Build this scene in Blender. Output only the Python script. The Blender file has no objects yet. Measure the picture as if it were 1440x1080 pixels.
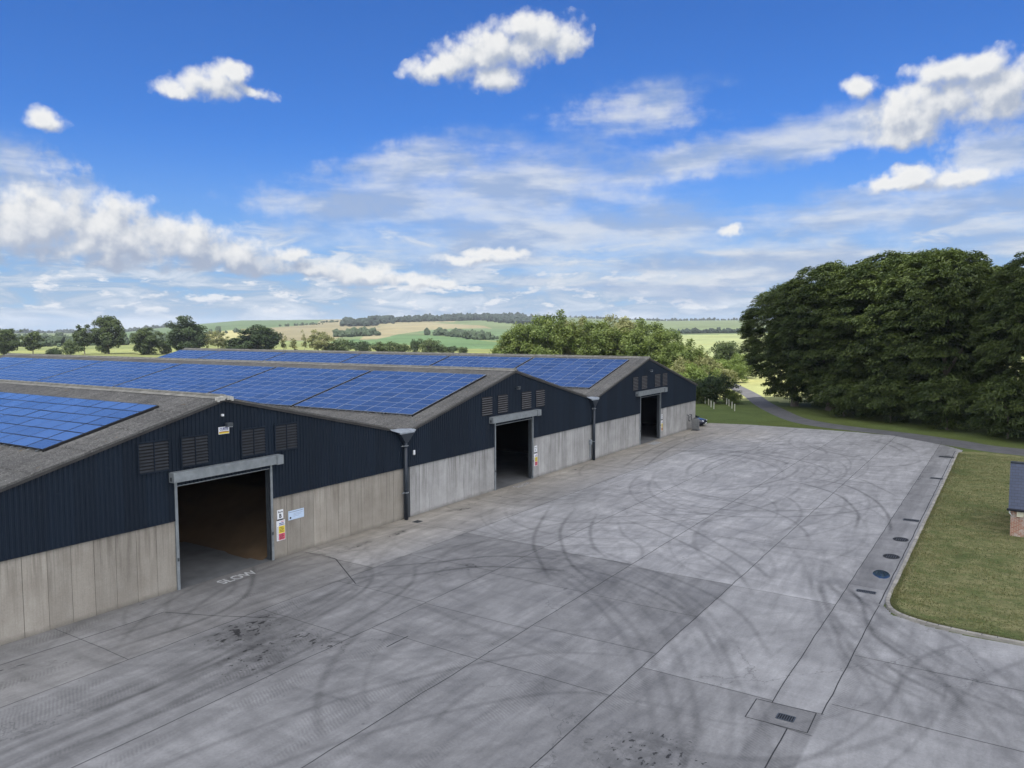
import bpy, bmesh, math, random
import numpy as np
from mathutils import Vector, Matrix

R = math.radians
random.seed(7)
rng = np.random.default_rng(7)
sc = bpy.context.scene
COL = sc.collection

# ------------------------------------------------------------------ light balance
SUN_EL, SUN_AZ = 56.0, 194.0          # degrees; azimuth counter-clockwise from +X
SUN_STRENGTH = 4.0
SKY_STRENGTH = 0.12
EXPOSURE = 0.9

# ------------------------------------------------------------------ node helpers
class NT:
    def __init__(s, tree):
        s.t = tree; s.n = tree.nodes; s.l = tree.links
    def node(s, typ, **kw):
        n = s.n.new(typ)
        for k, v in kw.items(): setattr(n, k, v)
        return n
    def put(s, sock, v):
        if isinstance(v, bpy.types.NodeSocket): s.l.new(v, sock)
        elif v is not None:
            if hasattr(sock.default_value, '__len__') and not hasattr(v, '__len__'):
                sock.default_value = [v] * len(sock.default_value)
            elif hasattr(v, '__len__') and len(v) == 3 and len(sock.default_value) == 4:
                sock.default_value = (*v, 1)
            else: sock.default_value = v
    def math(s, op, a, b=None, c=None, clamp=False):
        n = s.node('ShaderNodeMath', operation=op, use_clamp=clamp)
        for i, v in enumerate((a, b, c)):
            if v is not None: s.put(n.inputs[i], v)
        return n.outputs[0]
    def vmath(s, op, a, b=None, scale=None):
        n = s.node('ShaderNodeVectorMath', operation=op)
        s.put(n.inputs[0], a)
        if b is not None: s.put(n.inputs[1], b)
        if scale is not None: s.put(n.inputs['Scale'], scale)
        return n.outputs['Value'] if op in ('LENGTH', 'DOT_PRODUCT', 'DISTANCE') else n.outputs[0]
    def mix(s, f, a, b, blend='MIX'):
        n = s.node('ShaderNodeMix', data_type='RGBA', blend_type=blend, clamp_factor=True)
        s.put(n.inputs[0], f); s.put(n.inputs[6], a); s.put(n.inputs[7], b)
        return n.outputs[2]
    def noise(s, vec, scale, detail=4, rough=.55, dist=0, dim='3D', out=0):
        n = s.node('ShaderNodeTexNoise', noise_dimensions=dim)
        if vec is not None: s.l.new(vec, n.inputs['Vector'])
        n.inputs['Scale'].default_value = scale; n.inputs['Detail'].default_value = detail
        n.inputs['Roughness'].default_value = rough; n.inputs['Distortion'].default_value = dist
        return n.outputs[out]
    def voro(s, vec, scale, feature='F1', out='Distance', rnd=1):
        n = s.node('ShaderNodeTexVoronoi', feature=feature)
        if vec is not None: s.l.new(vec, n.inputs['Vector'])
        n.inputs['Scale'].default_value = scale; n.inputs['Randomness'].default_value = rnd
        return n.outputs[out]
    def map(s, v, a, b, c=0., d=1., smooth=False):
        n = s.node('ShaderNodeMapRange', interpolation_type='SMOOTHSTEP' if smooth else 'LINEAR')
        s.put(n.inputs[0], v)
        for i, k in enumerate((a, b, c, d)): s.put(n.inputs[i + 1], k)
        return n.outputs[0]
    def mapping(s, vec, loc=(0, 0, 0), rot=(0, 0, 0), scale=(1, 1, 1), typ='POINT'):
        n = s.node('ShaderNodeMapping', vector_type=typ)
        s.l.new(vec, n.inputs[0]); n.inputs[1].default_value = loc; n.inputs[2].default_value = rot; n.inputs[3].default_value = scale
        return n.outputs[0]
    def attr(s, name, out='Fac'):
        n = s.node('ShaderNodeAttribute', attribute_name=name)
        return n.outputs[out]
    def sep(s, v):
        n = s.node('ShaderNodeSeparateXYZ'); s.l.new(v, n.inputs[0]); return n.outputs
    def comb(s, x, y, z):
        n = s.node('ShaderNodeCombineXYZ')
        for i, v in enumerate((x, y, z)): s.put(n.inputs[i], v)
        return n.outputs[0]

def new_mat(name):
    m = bpy.data.materials.new(name); m.use_nodes = True
    nt = NT(m.node_tree); b = nt.n['Principled BSDF']
    return m, nt, b

def simple(name, col, rough=.7, metal=0., spec=.5, var=.12, scale=3., bump=0., bscale=40., obj=False):
    m, nt, b = new_mat(name)
    tc = nt.node('ShaderNodeTexCoord').outputs['Object']
    n = nt.noise(tc, scale, 5, .6)
    f = nt.map(n, .3, .7, 1 - var, 1 + var)
    c = nt.vmath('SCALE', nt_col(nt, col), scale=f)
    nt.put(b.inputs['Base Color'], c)
    b.inputs['Roughness'].default_value = rough; b.inputs['Metallic'].default_value = metal
    b.inputs['Specular IOR Level'].default_value = spec
    if bump:
        bp = nt.node('ShaderNodeBump'); bp.inputs['Strength'].default_value = bump; bp.inputs['Distance'].default_value = .02
        nt.put(bp.inputs['Height'], nt.noise(tc, bscale, 4)); nt.l.new(bp.outputs[0], b.inputs['Normal'])
    return m

def nt_col(nt, c):
    n = nt.node('ShaderNodeRGB'); n.outputs[0].default_value = (*c, 1); return n.outputs[0]

# ------------------------------------------------------------------ object helpers
def link(o):
    COL.objects.link(o); return o

def tag(o, label=None, cat=None, group=None, kind=None):
    if label: o['label'] = label
    if cat: o['category'] = cat
    if group: o['group'] = group
    if kind: o['kind'] = kind
    return o

def empty(name, loc=(0, 0, 0), rz=0, label=None, cat=None, group=None):
    o = link(bpy.data.objects.new(name, None)); o.location = loc; o.rotation_euler = (0, 0, rz)
    o.empty_display_size = .3
    return tag(o, label, cat, group)

def copy_tree(o, parent=None):
    c = o.copy(); link(c); c.parent = parent
    for ch in list(o.children): copy_tree(ch, c)
    return c

class MB:
    """collects vertices and faces (with a material slot each) for one mesh"""
    def __init__(s): s.v = []; s.f = []; s.m = []; s.sm = []
    def face(s, pts, mi=0, smooth=False):
        b = len(s.v); s.v += [tuple(p) for p in pts]; s.f.append(tuple(range(b, b + len(pts)))); s.m.append(mi); s.sm.append(smooth)
    def add(s, vs, fs, mi=0, smooth=False):
        b = len(s.v); s.v += [tuple(p) for p in vs]
        for f in fs: s.f.append(tuple(i + b for i in f)); s.m.append(mi); s.sm.append(smooth)
    def box(s, x0, x1, y0, y1, z0, z1, mi=0):
        vs = [(x, y, z) for z in (z0, z1) for y in (y0, y1) for x in (x0, x1)]
        s.add(vs, [(0, 2, 3, 1), (4, 5, 7, 6), (0, 1, 5, 4), (2, 6, 7, 3), (0, 4, 6, 2), (1, 3, 7, 5)], mi)
    def bbox(s, x0, x1, y0, y1, z0, z1, mi=0, bev=.01):
        bm = bmesh.new(); bmesh.ops.create_cube(bm, size=1)
        for v in bm.verts:
            v.co.x = x0 if v.co.x < 0 else x1; v.co.y = y0 if v.co.y < 0 else y1; v.co.z = z0 if v.co.z < 0 else z1
        bmesh.ops.bevel(bm, geom=bm.edges[:], offset=bev, segments=2, affect='EDGES', profile=.5)
        s.bm(bm, mi)
    def bm(s, bm, mi=0, smooth=False, mat=None):
        bm.verts.index_update()
        vs = [(mat @ v.co if mat else v.co)[:] for v in bm.verts]
        s.add(vs, [tuple(v.index for v in f.verts) for f in bm.faces], mi, smooth); bm.free()
    def tube(s, pts, rad, n=8, mi=0, cap=True, smooth=True):
        pts = [Vector(p) for p in pts]; rings = []
        for i, p in enumerate(pts):
            d = (pts[min(i + 1, len(pts) - 1)] - pts[max(i - 1, 0)]).normalized()
            a = Vector((0, 0, 1)) if abs(d.z) < .9 else Vector((1, 0, 0))
            u = d.cross(a).normalized(); w = d.cross(u)
            r = rad[i] if hasattr(rad, '__len__') else rad
            rings.append([p + r * (math.cos(2 * math.pi * k / n) * u + math.sin(2 * math.pi * k / n) * w) for k in range(n)])
        b = len(s.v)
        for rg in rings: s.v += [tuple(q) for q in rg]
        for i in range(len(pts) - 1):
            for k in range(n):
                s.f.append((b + i * n + k, b + i * n + (k + 1) % n, b + (i + 1) * n + (k + 1) % n, b + (i + 1) * n + k)); s.m.append(mi); s.sm.append(smooth)
        if cap:
            s.f.append(tuple(b + k for k in range(n))); s.m.append(mi); s.sm.append(False)
            s.f.append(tuple(b + (len(pts) - 1) * n + k for k in reversed(range(n)))); s.m.append(mi); s.sm.append(False)
    def mesh(s, name, mats):
        me = bpy.data.meshes.new(name); me.from_pydata(s.v, [], s.f)
        for m in (mats if isinstance(mats, (list, tuple)) else [mats]): me.materials.append(m)
        me.polygons.foreach_set('material_index', s.m); me.polygons.foreach_set('use_smooth', s.sm)
        me.update(); return me
    def build(s, name, mats, parent=None, loc=None, fix=True):
        me = s.mesh(name, mats)
        if fix:
            bm = bmesh.new(); bm.from_mesh(me); bmesh.ops.recalc_face_normals(bm, faces=bm.faces[:]); bm.to_mesh(me); bm.free()
        o = link(bpy.data.objects.new(name, me)); o.parent = parent
        if loc: o.location = loc
        return o

def np_mesh(name, V, F, mats, attrs=None, smooth=False, uvs=None):
    """quads/tris from numpy arrays; attrs = {name: (domain, type, data)}"""
    me = bpy.data.meshes.new(name); k = F.shape[1]
    me.vertices.add(len(V)); me.vertices.foreach_set('co', np.ascontiguousarray(V, dtype=np.float32).ravel())
    me.loops.add(F.size); me.loops.foreach_set('vertex_index', np.ascontiguousarray(F, dtype=np.int32).ravel())
    me.polygons.add(len(F)); me.polygons.foreach_set('loop_start', np.arange(0, F.size, k, dtype=np.int32))
    me.polygons.foreach_set('loop_total', np.full(len(F), k, dtype=np.int32))
    me.polygons.foreach_set('use_smooth', np.full(len(F), smooth))
    for m in (mats if isinstance(mats, (list, tuple)) else [mats]): me.materials.append(m)
    for an, (dom, typ, d) in (attrs or {}).items():
        a = me.attributes.new(an, typ, dom)
        a.data.foreach_set('color' if 'COLOR' in typ else 'value', np.ascontiguousarray(d, dtype=np.float32).ravel())
    me.update(calc_edges=True); me.validate(); return me

# ------------------------------------------------------------------ camera
CAM_Y, CAM_Z = -32.063, 12.0
pitch, roll, yaw, focal = .07200, -.0031973, .571844, 1102.5
cyw, syw, cp, sp = math.cos(yaw), math.sin(yaw), math.cos(pitch), math.sin(pitch)
fw = Vector((cyw * cp, syw * cp, -sp)); rt = Vector((syw, -cyw, 0)); up = rt.cross(fw)
cr, sr = math.cos(roll), math.sin(roll)
r2 = cr * rt + sr * up; u2 = -sr * rt + cr * up
cam = bpy.data.cameras.new('camera'); cam.sensor_width = 36; cam.lens = focal / 1440 * 36
cam.clip_start = .1; cam.clip_end = 20000
co = link(bpy.data.objects.new('camera', cam))
M = Matrix((r2, u2, -fw)).transposed().to_4x4(); M.translation = (0, CAM_Y, CAM_Z)
co.matrix_world = M; sc.camera = co

def polar(az, r):
    return r * math.cos(R(az)), CAM_Y + r * math.sin(R(az))

# ------------------------------------------------------------------ world: Nishita sky with clouds
sc.view_settings.view_transform = 'Standard'; sc.view_settings.look = 'None'
sc.view_settings.exposure = EXPOSURE; sc.view_settings.gamma = 1
sc.cycles.transparent_max_bounces = 24
sc.cycles.max_bounces = 8
sc.cycles.denoising_prefilter = 'ACCURATE'
sdir = Vector((math.cos(R(SUN_EL)) * math.cos(R(SUN_AZ)), math.cos(R(SUN_EL)) * math.sin(R(SUN_AZ)), math.sin(R(SUN_EL))))

# each cumulus: puffs as (azimuth, elevation, half width, half height, tilt), degrees
CUMULUS = [(34.2,18.87,3.94,1.67,8),(30.41,19.9,2.92,1.3,5),(37.99,17.8,2.41,.89,10),(34.11,17.27,2.13,1.08,0),(31.78,20.44,2.12,.86,0),(28.9,19.26,1.51,.96,0),
 (53.09,15.88,2.59,1.03,5),(51.95,16.68,1.45,.73,0),(55.3,15.33,1.56,.6,0),(50.6,15.75,1.5,.5,-22),(63.01,12.7,1.25,.66,-3),
 (7.02,13.19,2.39,1.53,0),(4.71,13.96,2.97,1.74,0),(1.47,13.92,2.59,2.21,0),(9.17,15.25,1.28,.76,0),(4.37,15.54,2.16,.97,0),(6.05,12.1,2.64,.94,0),(2.08,15.4,1.68,.79,0),
 (7.07,9.24,2.16,.62,0),(5.85,9.58,1.46,.79,0),(3.45,9.11,2.41,.73,0),
 (68.0,6.2,4.6,3.0,0),(64.0,6.3,4.9,2.75,0),(59.6,6.05,4.9,2.5,-7),(55.2,5.5,4.4,2.0,-10),(51.83,4.7,3.4,1.6,-10),(48.21,5.11,1.24,.63,0),(46.88,3.95,2.91,.99,0),(43.7,3.69,2.98,.85,0),(40.43,3.46,3.14,.66,0),(37.89,3.22,1.33,.46,0),
 (17.05,6.75,.9,.43,15),(33.76,5.3,2.57,.46,0),(35.82,4.9,3.08,.35,0)]
STRATUS = [(64.35,9.16,4,2.2,-15),(42.87,8.55,9.44,2.92,8),(33.74,9.64,11.26,3.68,8),(38.82,11.3,7.58,2.16,10),(23.38,14.9,6.43,1.83,5),(18.23,11.87,12.43,1.49,8),(10.47,12.23,7.85,1.33,10),(30.67,6.65,16.94,3.01,0),(7.34,7.3,13.81,2.25,4),(13.87,4.33,23.06,2.89,0),(1.52,10.26,3.36,1.67,0)]

w = bpy.data.worlds.new('World'); sc.world = w; w.use_nodes = True
nt = NT(w.node_tree); bg = nt.n['Background']
sky = nt.node('ShaderNodeTexSky', sky_type='NISHITA', sun_disc=False, sun_elevation=R(SUN_EL), sun_rotation=R(90 - SUN_AZ))
sky.altitude = 150; sky.air_density = 1.0; sky.dust_density = .4; sky.ozone_density = 2.2
gen = nt.node('ShaderNodeTexCoord').outputs['Generated']
gx, gy, gz = nt.sep(nt.vmath('NORMALIZE', gen))
az = nt.math('MULTIPLY', nt.math('ARCTAN2', gy, gx), 180 / math.pi)
el = nt.math('MULTIPLY', nt.math('ARCSINE', gz), 180 / math.pi)
AE = nt.comb(az, el, 0)
# broad warp keeps the puff outlines irregular
wn = nt.node('ShaderNodeTexNoise', noise_dimensions='2D'); nt.l.new(AE, wn.inputs['Vector'])
wn.inputs['Scale'].default_value = .55; wn.inputs['Detail'].default_value = 6; wn.inputs['Roughness'].default_value = .6
warp = nt.vmath('SCALE', nt.vmath('SUBTRACT', wn.outputs['Color'], (.5, .5, .5)), scale=2.0)
AEw = nt.vmath('ADD', AE, nt.vmath('MULTIPLY', warp, (.8, .5, 0)))

def puffs(P, table, k=.35):
    acc = None
    for (a, e, ra, re, tl) in table:
        q = P if acc is None else nt.node('ShaderNodeVectorMath', operation='MULTIPLY_ADD')
        if acc is not None:      # evaluated one after the other, which keeps the shader stack small
            nt.put(q.inputs[0], acc); q.inputs[1].default_value = (1e-9, 1e-9, 0); nt.put(q.inputs[2], P); q = q.outputs[0]
        m = nt.mapping(q, (a, e, 0), (0, 0, R(-tl)), (ra, re, 1), 'TEXTURE')
        d = nt.vmath('LENGTH', m)
        acc = d if acc is None else nt.math('SMOOTH_MIN', acc, d, k)
    return acc

def cumulus(off):
    P = nt.vmath('ADD', AEw, off) if off else AEw
    d = puffs(P, CUMULUS)
    n = nt.noise(nt.vmath('ADD', AE, off) if off else AE, .8, 8, .5, 0, '2D')
    n2 = nt.noise(P, .35, 3, .5, 0, '2D')
    b = nt.math('SUBTRACT', 1.2, d)
    b = nt.math('SUBTRACT', b, nt.map(d, 1.25, 1.7, 0, 1.2))          # no stray crumbs away from the puffs
    ez = nt.sep(P)
    b = nt.math('SUBTRACT', b, nt.math('MULTIPLY', nt.map(ez[1], 3.9, 2.9, 0, 1.3), nt.map(ez[0], 44, 50, 0, 1)))   # the long bank has a level base
    return nt.math('ADD', b, nt.math('ADD', nt.math('MULTIPLY', nt.math('SUBTRACT', n, .5), 1.3), nt.math('MULTIPLY', nt.math('SUBTRACT', n2, .5), .5)))
c0 = cumulus(None)
c1 = cumulus((.45, .85, 0))
cum_a = nt.map(c0, -.06, .80, 0, 1, True)
lit = nt.map(nt.math('SUBTRACT', c0, c1), -.55, .75, 0, 1, True)
thick = nt.map(c0, .25, 1.3, 0, 1)
# flat sheets and streaks of thin cloud
sd = puffs(nt.vmath('ADD', AE, nt.vmath('MULTIPLY', warp, (3.5, .7, 0))), STRATUS, .4)
st = nt.mapping(AE, scale=(.13, .42, 1), rot=(0, 0, R(6)))
sn = nt.noise(st, 1.0, 9, .57, .15, '2D')
sn2 = nt.noise(nt.mapping(AE, scale=(.10, .42, 1), loc=(3, 1, 0)), 1.3, 8, .55, .1, '2D')
str_a = nt.math('MULTIPLY', nt.map(nt.math('ADD', nt.math('SUBTRACT', 1.0, sd), nt.math('MULTIPLY', nt.math('SUBTRACT', sn, .5), 1.9)), -.28, .95, 0, .84, True), nt.map(sd, 1.35, .8, 0, 1, True))
# low bands towards the horizon, and added brighter cloud round the rest of the sky
low = nt.map(el, .3, 9.5, 1, 0, True)
bn = nt.noise(nt.mapping(AE, scale=(.17, .75, 1)), 1.25, 8, .6, .4, '2D')
low_a = nt.math('MULTIPLY', nt.map(nt.math('ADD', bn, nt.math('MULTIPLY', low, .34)), .56, .84, 0, .85, True), nt.map(low, 0, .35, 0, 1, True))
# out of frame the broken cloud is made brighter, to fill the shaded yard
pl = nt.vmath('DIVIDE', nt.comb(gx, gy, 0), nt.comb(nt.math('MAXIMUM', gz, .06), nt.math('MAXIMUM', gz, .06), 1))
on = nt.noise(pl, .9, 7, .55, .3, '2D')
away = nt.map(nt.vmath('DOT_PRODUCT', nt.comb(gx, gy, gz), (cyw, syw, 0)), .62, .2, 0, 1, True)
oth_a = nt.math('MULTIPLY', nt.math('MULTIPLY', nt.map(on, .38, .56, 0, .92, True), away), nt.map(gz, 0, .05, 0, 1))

K = 1 / SKY_STRENGTH
def cc(c, s=1.): return tuple(v * K * s for v in c)
skc = nt.mix(1.0, sky.outputs[0], (.142, .325, .635), 'MULTIPLY')
hz = nt.map(el, -1, 14, .8, 0, True)
skc = nt.mix(hz, skc, cc((.155, .25, .375)))
col = nt.mix(low_a, skc, nt.mix(nt.map(bn, .45, .7), cc((.20, .26, .345)), cc((.40, .425, .46))))
pn = nt.noise(nt.mapping(AE, scale=(.42, 1.25, 1)), 1.0, 8, .58, 0, '2D')
pn_up = nt.noise(nt.mapping(nt.vmath('ADD', AE, (.2, .35, 0)), scale=(.42, 1.25, 1)), 1.0, 8, .58, 0, '2D')
pup_a = nt.math('MULTIPLY', nt.map(pn, .53, .66, 0, .85, True), nt.math('MULTIPLY', nt.map(el, .5, 1.6, 0, 1, True), nt.map(el, 5.5, 3.2, 0, 1, True)))
col = nt.mix(pup_a, col, nt.mix(nt.map(nt.math('SUBTRACT', pn, pn_up), -.08, .10), cc((.27, .32, .40)), cc((.47, .475, .485))))
col = nt.mix(str_a, col, nt.mix(nt.map(sn2, .38, .64, 0, 1, True), cc((.20, .255, .36)), cc((.385, .405, .435))))
cumc = nt.mix(nt.math('SUBTRACT', nt.math('ADD', nt.math('MULTIPLY', lit, .85), nt.math('MULTIPLY', nt.math('SUBTRACT', 1, thick), .15)), nt.math('MULTIPLY', nt.map(el, 5.2, 3.4, 0, .5), nt.map(az, 44, 50, 0, 1))), cc((.20, .235, .305)), cc((.495, .495, .49)))
col = nt.mix(cum_a, col, cumc)
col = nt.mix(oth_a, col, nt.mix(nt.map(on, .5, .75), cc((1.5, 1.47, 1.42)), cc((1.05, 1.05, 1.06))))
w.cycles.sampling_method = 'MANUAL'; w.cycles.sample_map_resolution = 256
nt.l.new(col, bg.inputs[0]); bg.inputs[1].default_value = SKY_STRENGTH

sun = bpy.data.lights.new('sun', 'SUN'); sun.energy = SUN_STRENGTH; sun.angle = R(.5); sun.color = (1, .95, .87)
so = link(bpy.data.objects.new('sun', sun)); so.rotation_euler = sdir.to_track_quat('Z', 'Y').to_euler()
so.location = (0, 0, 60)

# ================================================================== materials
def obj_coords(nt): return nt.node('ShaderNodeTexCoord').outputs['Object']
def world_coords(nt): return nt.node('ShaderNodeNewGeometry').outputs['Position']

def mat_ground():
    m, nt, b = new_mat('ground')
    P = world_coords(nt); base = nt.attr('field', 'Color')
    n1 = nt.noise(P, .012, 5, .6); n2 = nt.noise(P, .25, 5, .65); n3 = nt.noise(P, 3.5, 4, .7)
    f = nt.math('MULTIPLY', nt.map(n1, .3, .7, .78, 1.22), nt.math('MULTIPLY', nt.map(n2, .3, .7, .82, 1.18), nt.map(n3, .3, .7, .8, 1.2)))
    c = nt.vmath('SCALE', base, scale=f)
    c = nt.mix(nt.map(nt.noise(P, .03, 3), .5, .75, 0, .45), c, nt.mix(1, c, (1.35, 1.12, .8), 'MULTIPLY'))
    nt.put(b.inputs['Base Color'], c); b.inputs['Roughness'].default_value = .95; b.inputs['Specular IOR Level'].default_value = .1
    bp = nt.node('ShaderNodeBump'); bp.inputs['Strength'].default_value = .5; bp.inputs['Distance'].default_value = .12
    nt.put(bp.inputs['Height'], nt.noise(P, 5, 3, .7)); nt.l.new(bp.outputs[0], b.inputs['Normal'])
    return m

def mat_lawn():
    m, nt, b = new_mat('lawn')
    P = world_coords(nt)
    st = nt.mapping(P, scale=(1.1, .7, 1), rot=(0, 0, R(12)))
    n1 = nt.noise(st, 1.3, 8, .72, .3); n2 = nt.noise(P, .16, 4, .6); n3 = nt.noise(st, 6, 4, .75)
    c = nt.mix(nt.map(n1, .36, .64, 0, 1, True), (.10, .122, .045), (.20, .19, .092))
    c = nt.mix(nt.map(n2, .5, .72, 0, .75, True), c, (.045, .075, .02))
    c = nt.mix(nt.map(nt.noise(st, .55, 8, .72), .54, .72, 0, .5, True), c, (.2, .188, .092))
    x, y, z = nt.sep(P)
    edge = nt.math('MAXIMUM', nt.map(nt.math('ADD', y, nt.math('MULTIPLY', nt.noise(P, .9, 4), .9)), -27.75, -27.0, 0, 1), 0)
    c = nt.mix(nt.math('MULTIPLY', edge, .8), c, (.26, .2, .13))
    c = nt.vmath('SCALE', c, scale=nt.map(n3, .25, .75, .55, 1.45))
    nt.put(b.inputs['Base Color'], c); b.inputs['Roughness'].default_value = .95; b.inputs['Specular IOR Level'].default_value = .1
    bp = nt.node('ShaderNodeBump'); bp.inputs['Strength'].default_value = .7; bp.inputs['Distance'].default_value = .08
    nt.put(bp.inputs['Height'], nt.noise(P, 14, 4, .7)); nt.l.new(bp.outputs[0], b.inputs['Normal'])
    return m

def mat_yard():
    m, nt, b = new_mat('yard_concrete')
    P = world_coords(nt)
    tone = nt.attr('tone'); tyre = nt.attr('tyre'); warm = nt.attr('warm')
    big = nt.noise(P, .10, 5, .6); mid = nt.noise(P, .55, 6, .62, .4)
    sw = nt.noise(nt.mapping(P, scale=(.45, 2.2, 1), rot=(0, 0, R(-38))), .8, 7, .62, .5)
    sw2 = nt.noise(nt.mapping(P, scale=(2.4, .3, 1), rot=(0, 0, R(14))), .7, 6, .6, .4)
    fine = nt.noise(P, 10, 7, .75)
    f = nt.math('MULTIPLY', nt.map(big, .3, .7, .82, 1.15), nt.map(mid, .25, .75, .78, 1.2))
    f = nt.math('MULTIPLY', f, nt.map(sw, .3, .7, .80, 1.16)); f = nt.math('MULTIPLY', f, nt.map(sw2, .3, .7, .9, 1.1))
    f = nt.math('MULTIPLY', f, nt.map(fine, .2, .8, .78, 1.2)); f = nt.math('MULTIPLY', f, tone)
    # lug prints: short bars pressed into the wheel tracks
    lug = nt.node('ShaderNodeTexWave', wave_type='BANDS', bands_direction='X')
    nt.l.new(nt.mapping(P, rot=(0, 0, R(28))), lug.inputs[0]); lug.inputs['Scale'].default_value = 2.8; lug.inputs['Distortion'].default_value = 4; lug.inputs['Detail'].default_value = 2; lug.inputs['Detail Scale'].default_value = .6
    lm = nt.map(nt.noise(nt.mapping(P, scale=(.25, 1.4, 1), rot=(0, 0, R(-25)), loc=(4, 9, 0)), .5, 3), .52, .66, 0, 1, True)
    f = nt.math('MULTIPLY', f, nt.math('SUBTRACT', 1, nt.math('MULTIPLY', nt.math('MULTIPLY', lug.outputs[1], lm), .2)))
    tn = nt.math('MULTIPLY', tyre, nt.map(nt.noise(P, 1.3, 6, .7), .25, .6, .55, 1))
    f = nt.math('MULTIPLY', f, nt.math('SUBTRACT', 1, nt.math('MULTIPLY', tn, .62)))
    damp = nt.attr('damp')
    dn = nt.noise(nt.mapping(P, scale=(1, 1.5, 1), rot=(0, 0, R(20))), 2.7, 5, .6, .15)
    dm = nt.math('MULTIPLY', nt.map(nt.math('ADD', dn, nt.math('MULTIPLY', damp, .28)), .80, .85, 0, 1, True), nt.map(damp, .05, .3))
    halo = nt.math('MULTIPLY', nt.map(nt.math('ADD', nt.noise(P, 1.6, 7, .7, .3), nt.math('MULTIPLY', damp, .28)), .66, .80, 0, 1, True), nt.map(damp, .05, .3))
    f = nt.math('MULTIPLY', f, nt.math('SUBTRACT', 1, nt.math('MULTIPLY', halo, .24)))
    f = nt.math('MULTIPLY', f, nt.math('SUBTRACT', 1, nt.math('MULTIPLY', dm, .78)))
    f = nt.math('MULTIPLY', f, nt.math('SUBTRACT', 1, nt.math('MULTIPLY', damp, .13)))
    # pock marks and oily specks
    sp = nt.voro(P, 1.1); spm = nt.map(nt.noise(P, .22, 3), .6, .72, 0, 1)
    f = nt.math('MULTIPLY', f, nt.math('SUBTRACT', 1, nt.math('MULTIPLY', nt.map(sp, .10, .04, 0, .45, True), spm)))
    ck = nt.voro(nt.vmath('ADD', P, nt.vmath('SCALE', nt.noise(P, .8, 4, .7, out=1), scale=1.4)), .16, 'DISTANCE_TO_EDGE')
    f = nt.math('MULTIPLY', f, nt.math('SUBTRACT', 1, nt.math('MULTIPLY', nt.map(ck, .0045, .0015, 0, .3), nt.map(nt.noise(P, .12, 2), .54, .6))))
    c = nt.mix(warm, (.262, .263, .265), (.335, .305, .255))
    c = nt.vmath('SCALE', c, scale=f)
    nt.put(b.inputs['Base Color'], c)
    nt.put(b.inputs['Roughness'], nt.map(mid, .2, .8, .62, .85)); b.inputs['Specular IOR Level'].default_value = .35
    bp = nt.node('ShaderNodeBump'); bp.inputs['Strength'].default_value = .25; bp.inputs['Distance'].default_value = .02
    nt.put(bp.inputs['Height'], fine); nt.l.new(bp.outputs[0], b.inputs['Normal'])
    return m

def mat_concrete_wall(name, c0, c1, stain, amount):
    m, nt, b = new_mat(name)
    P = obj_coords(nt); x, y, z = nt.sep(P)
    pan = nt.attr('tone')
    rib = nt.noise(nt.mapping(P, scale=(13, 13, .10)), 1.0, 4, .7)
    drip = nt.noise(nt.mapping(P, scale=(4, 4, .25)), 1.0, 6, .65, .2)
    bl = nt.noise(P, .9, 6, .6)
    c = nt.mix(nt.map(bl, .35, .65), c0, c1)
    topm = nt.map(z, .3, 3.3, .25, 1.0)
    f = nt.math('MULTIPLY', nt.map(drip, .46, .66, 0, 1, True), topm)
    c = nt.mix(nt.math('MULTIPLY', f, amount), c, stain)
    f2 = nt.math('MULTIPLY', nt.map(rib, .5, .72, 0, 1), topm)
    c = nt.mix(nt.math('MULTIPLY', f2, amount * .8), c, tuple(v * .7 for v in stain))
    c = nt.vmath('SCALE', c, scale=nt.math('MULTIPLY', pan, nt.map(nt.noise(P, 14, 4, .7), .25, .75, .88, 1.12)))
    c = nt.mix(nt.map(nt.math('ADD', z, nt.math('MULTIPLY', nt.noise(P, 2, 4), .35)), .42, .16, 0, .55), c, (.11, .10, .085))
    nt.put(b.inputs['Base Color'], c); b.inputs['Roughness'].default_value = .85; b.inputs['Specular IOR Level'].default_value = .25
    bp = nt.node('ShaderNodeBump'); bp.inputs['Strength'].default_value = .35; bp.inputs['Distance'].default_value = .02
    nt.put(bp.inputs['Height'], rib); nt.l.new(bp.outputs[0], b.inputs['Normal'])
    return m

def mat_roof():
    m, nt, b = new_mat('fibre_cement')
    P = obj_coords(nt)
    n1 = nt.noise(P, .35, 5, .6); n2 = nt.noise(P, 6, 5, .75); sp = nt.noise(P, 17, 3, .8)
    c = nt.mix(nt.map(n1, .35, .65), (.108, .107, .105), (.168, .165, .158))
    c = nt.mix(nt.map(n2, .42, .62, 0, .75), c, (.07, .07, .067))
    c = nt.mix(nt.map(sp, .56, .68, 0, .75), c, (.32, .312, .29))
    c = nt.mix(nt.map(nt.noise(nt.mapping(P, scale=(.12, 2.4, .12)), 1.3, 5, .6), .42, .68, 0, .5, True), c, nt.vmath('SCALE', c, scale=.55))
    c = nt.mix(nt.map(nt.noise(P, 2.2, 5, .7), .63, .72, 0, .6), c, (.2, .135, .06))
    nt.put(b.inputs['Base Color'], c); b.inputs['Roughness'].default_value = .95; b.inputs['Specular IOR Level'].default_value = .15
    bp = nt.node('ShaderNodeBump'); bp.inputs['Strength'].default_value = .5; bp.inputs['Distance'].default_value = .03
    nt.put(bp.inputs['Height'], n2); nt.l.new(bp.outputs[0], b.inputs['Normal'])
    return m

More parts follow.
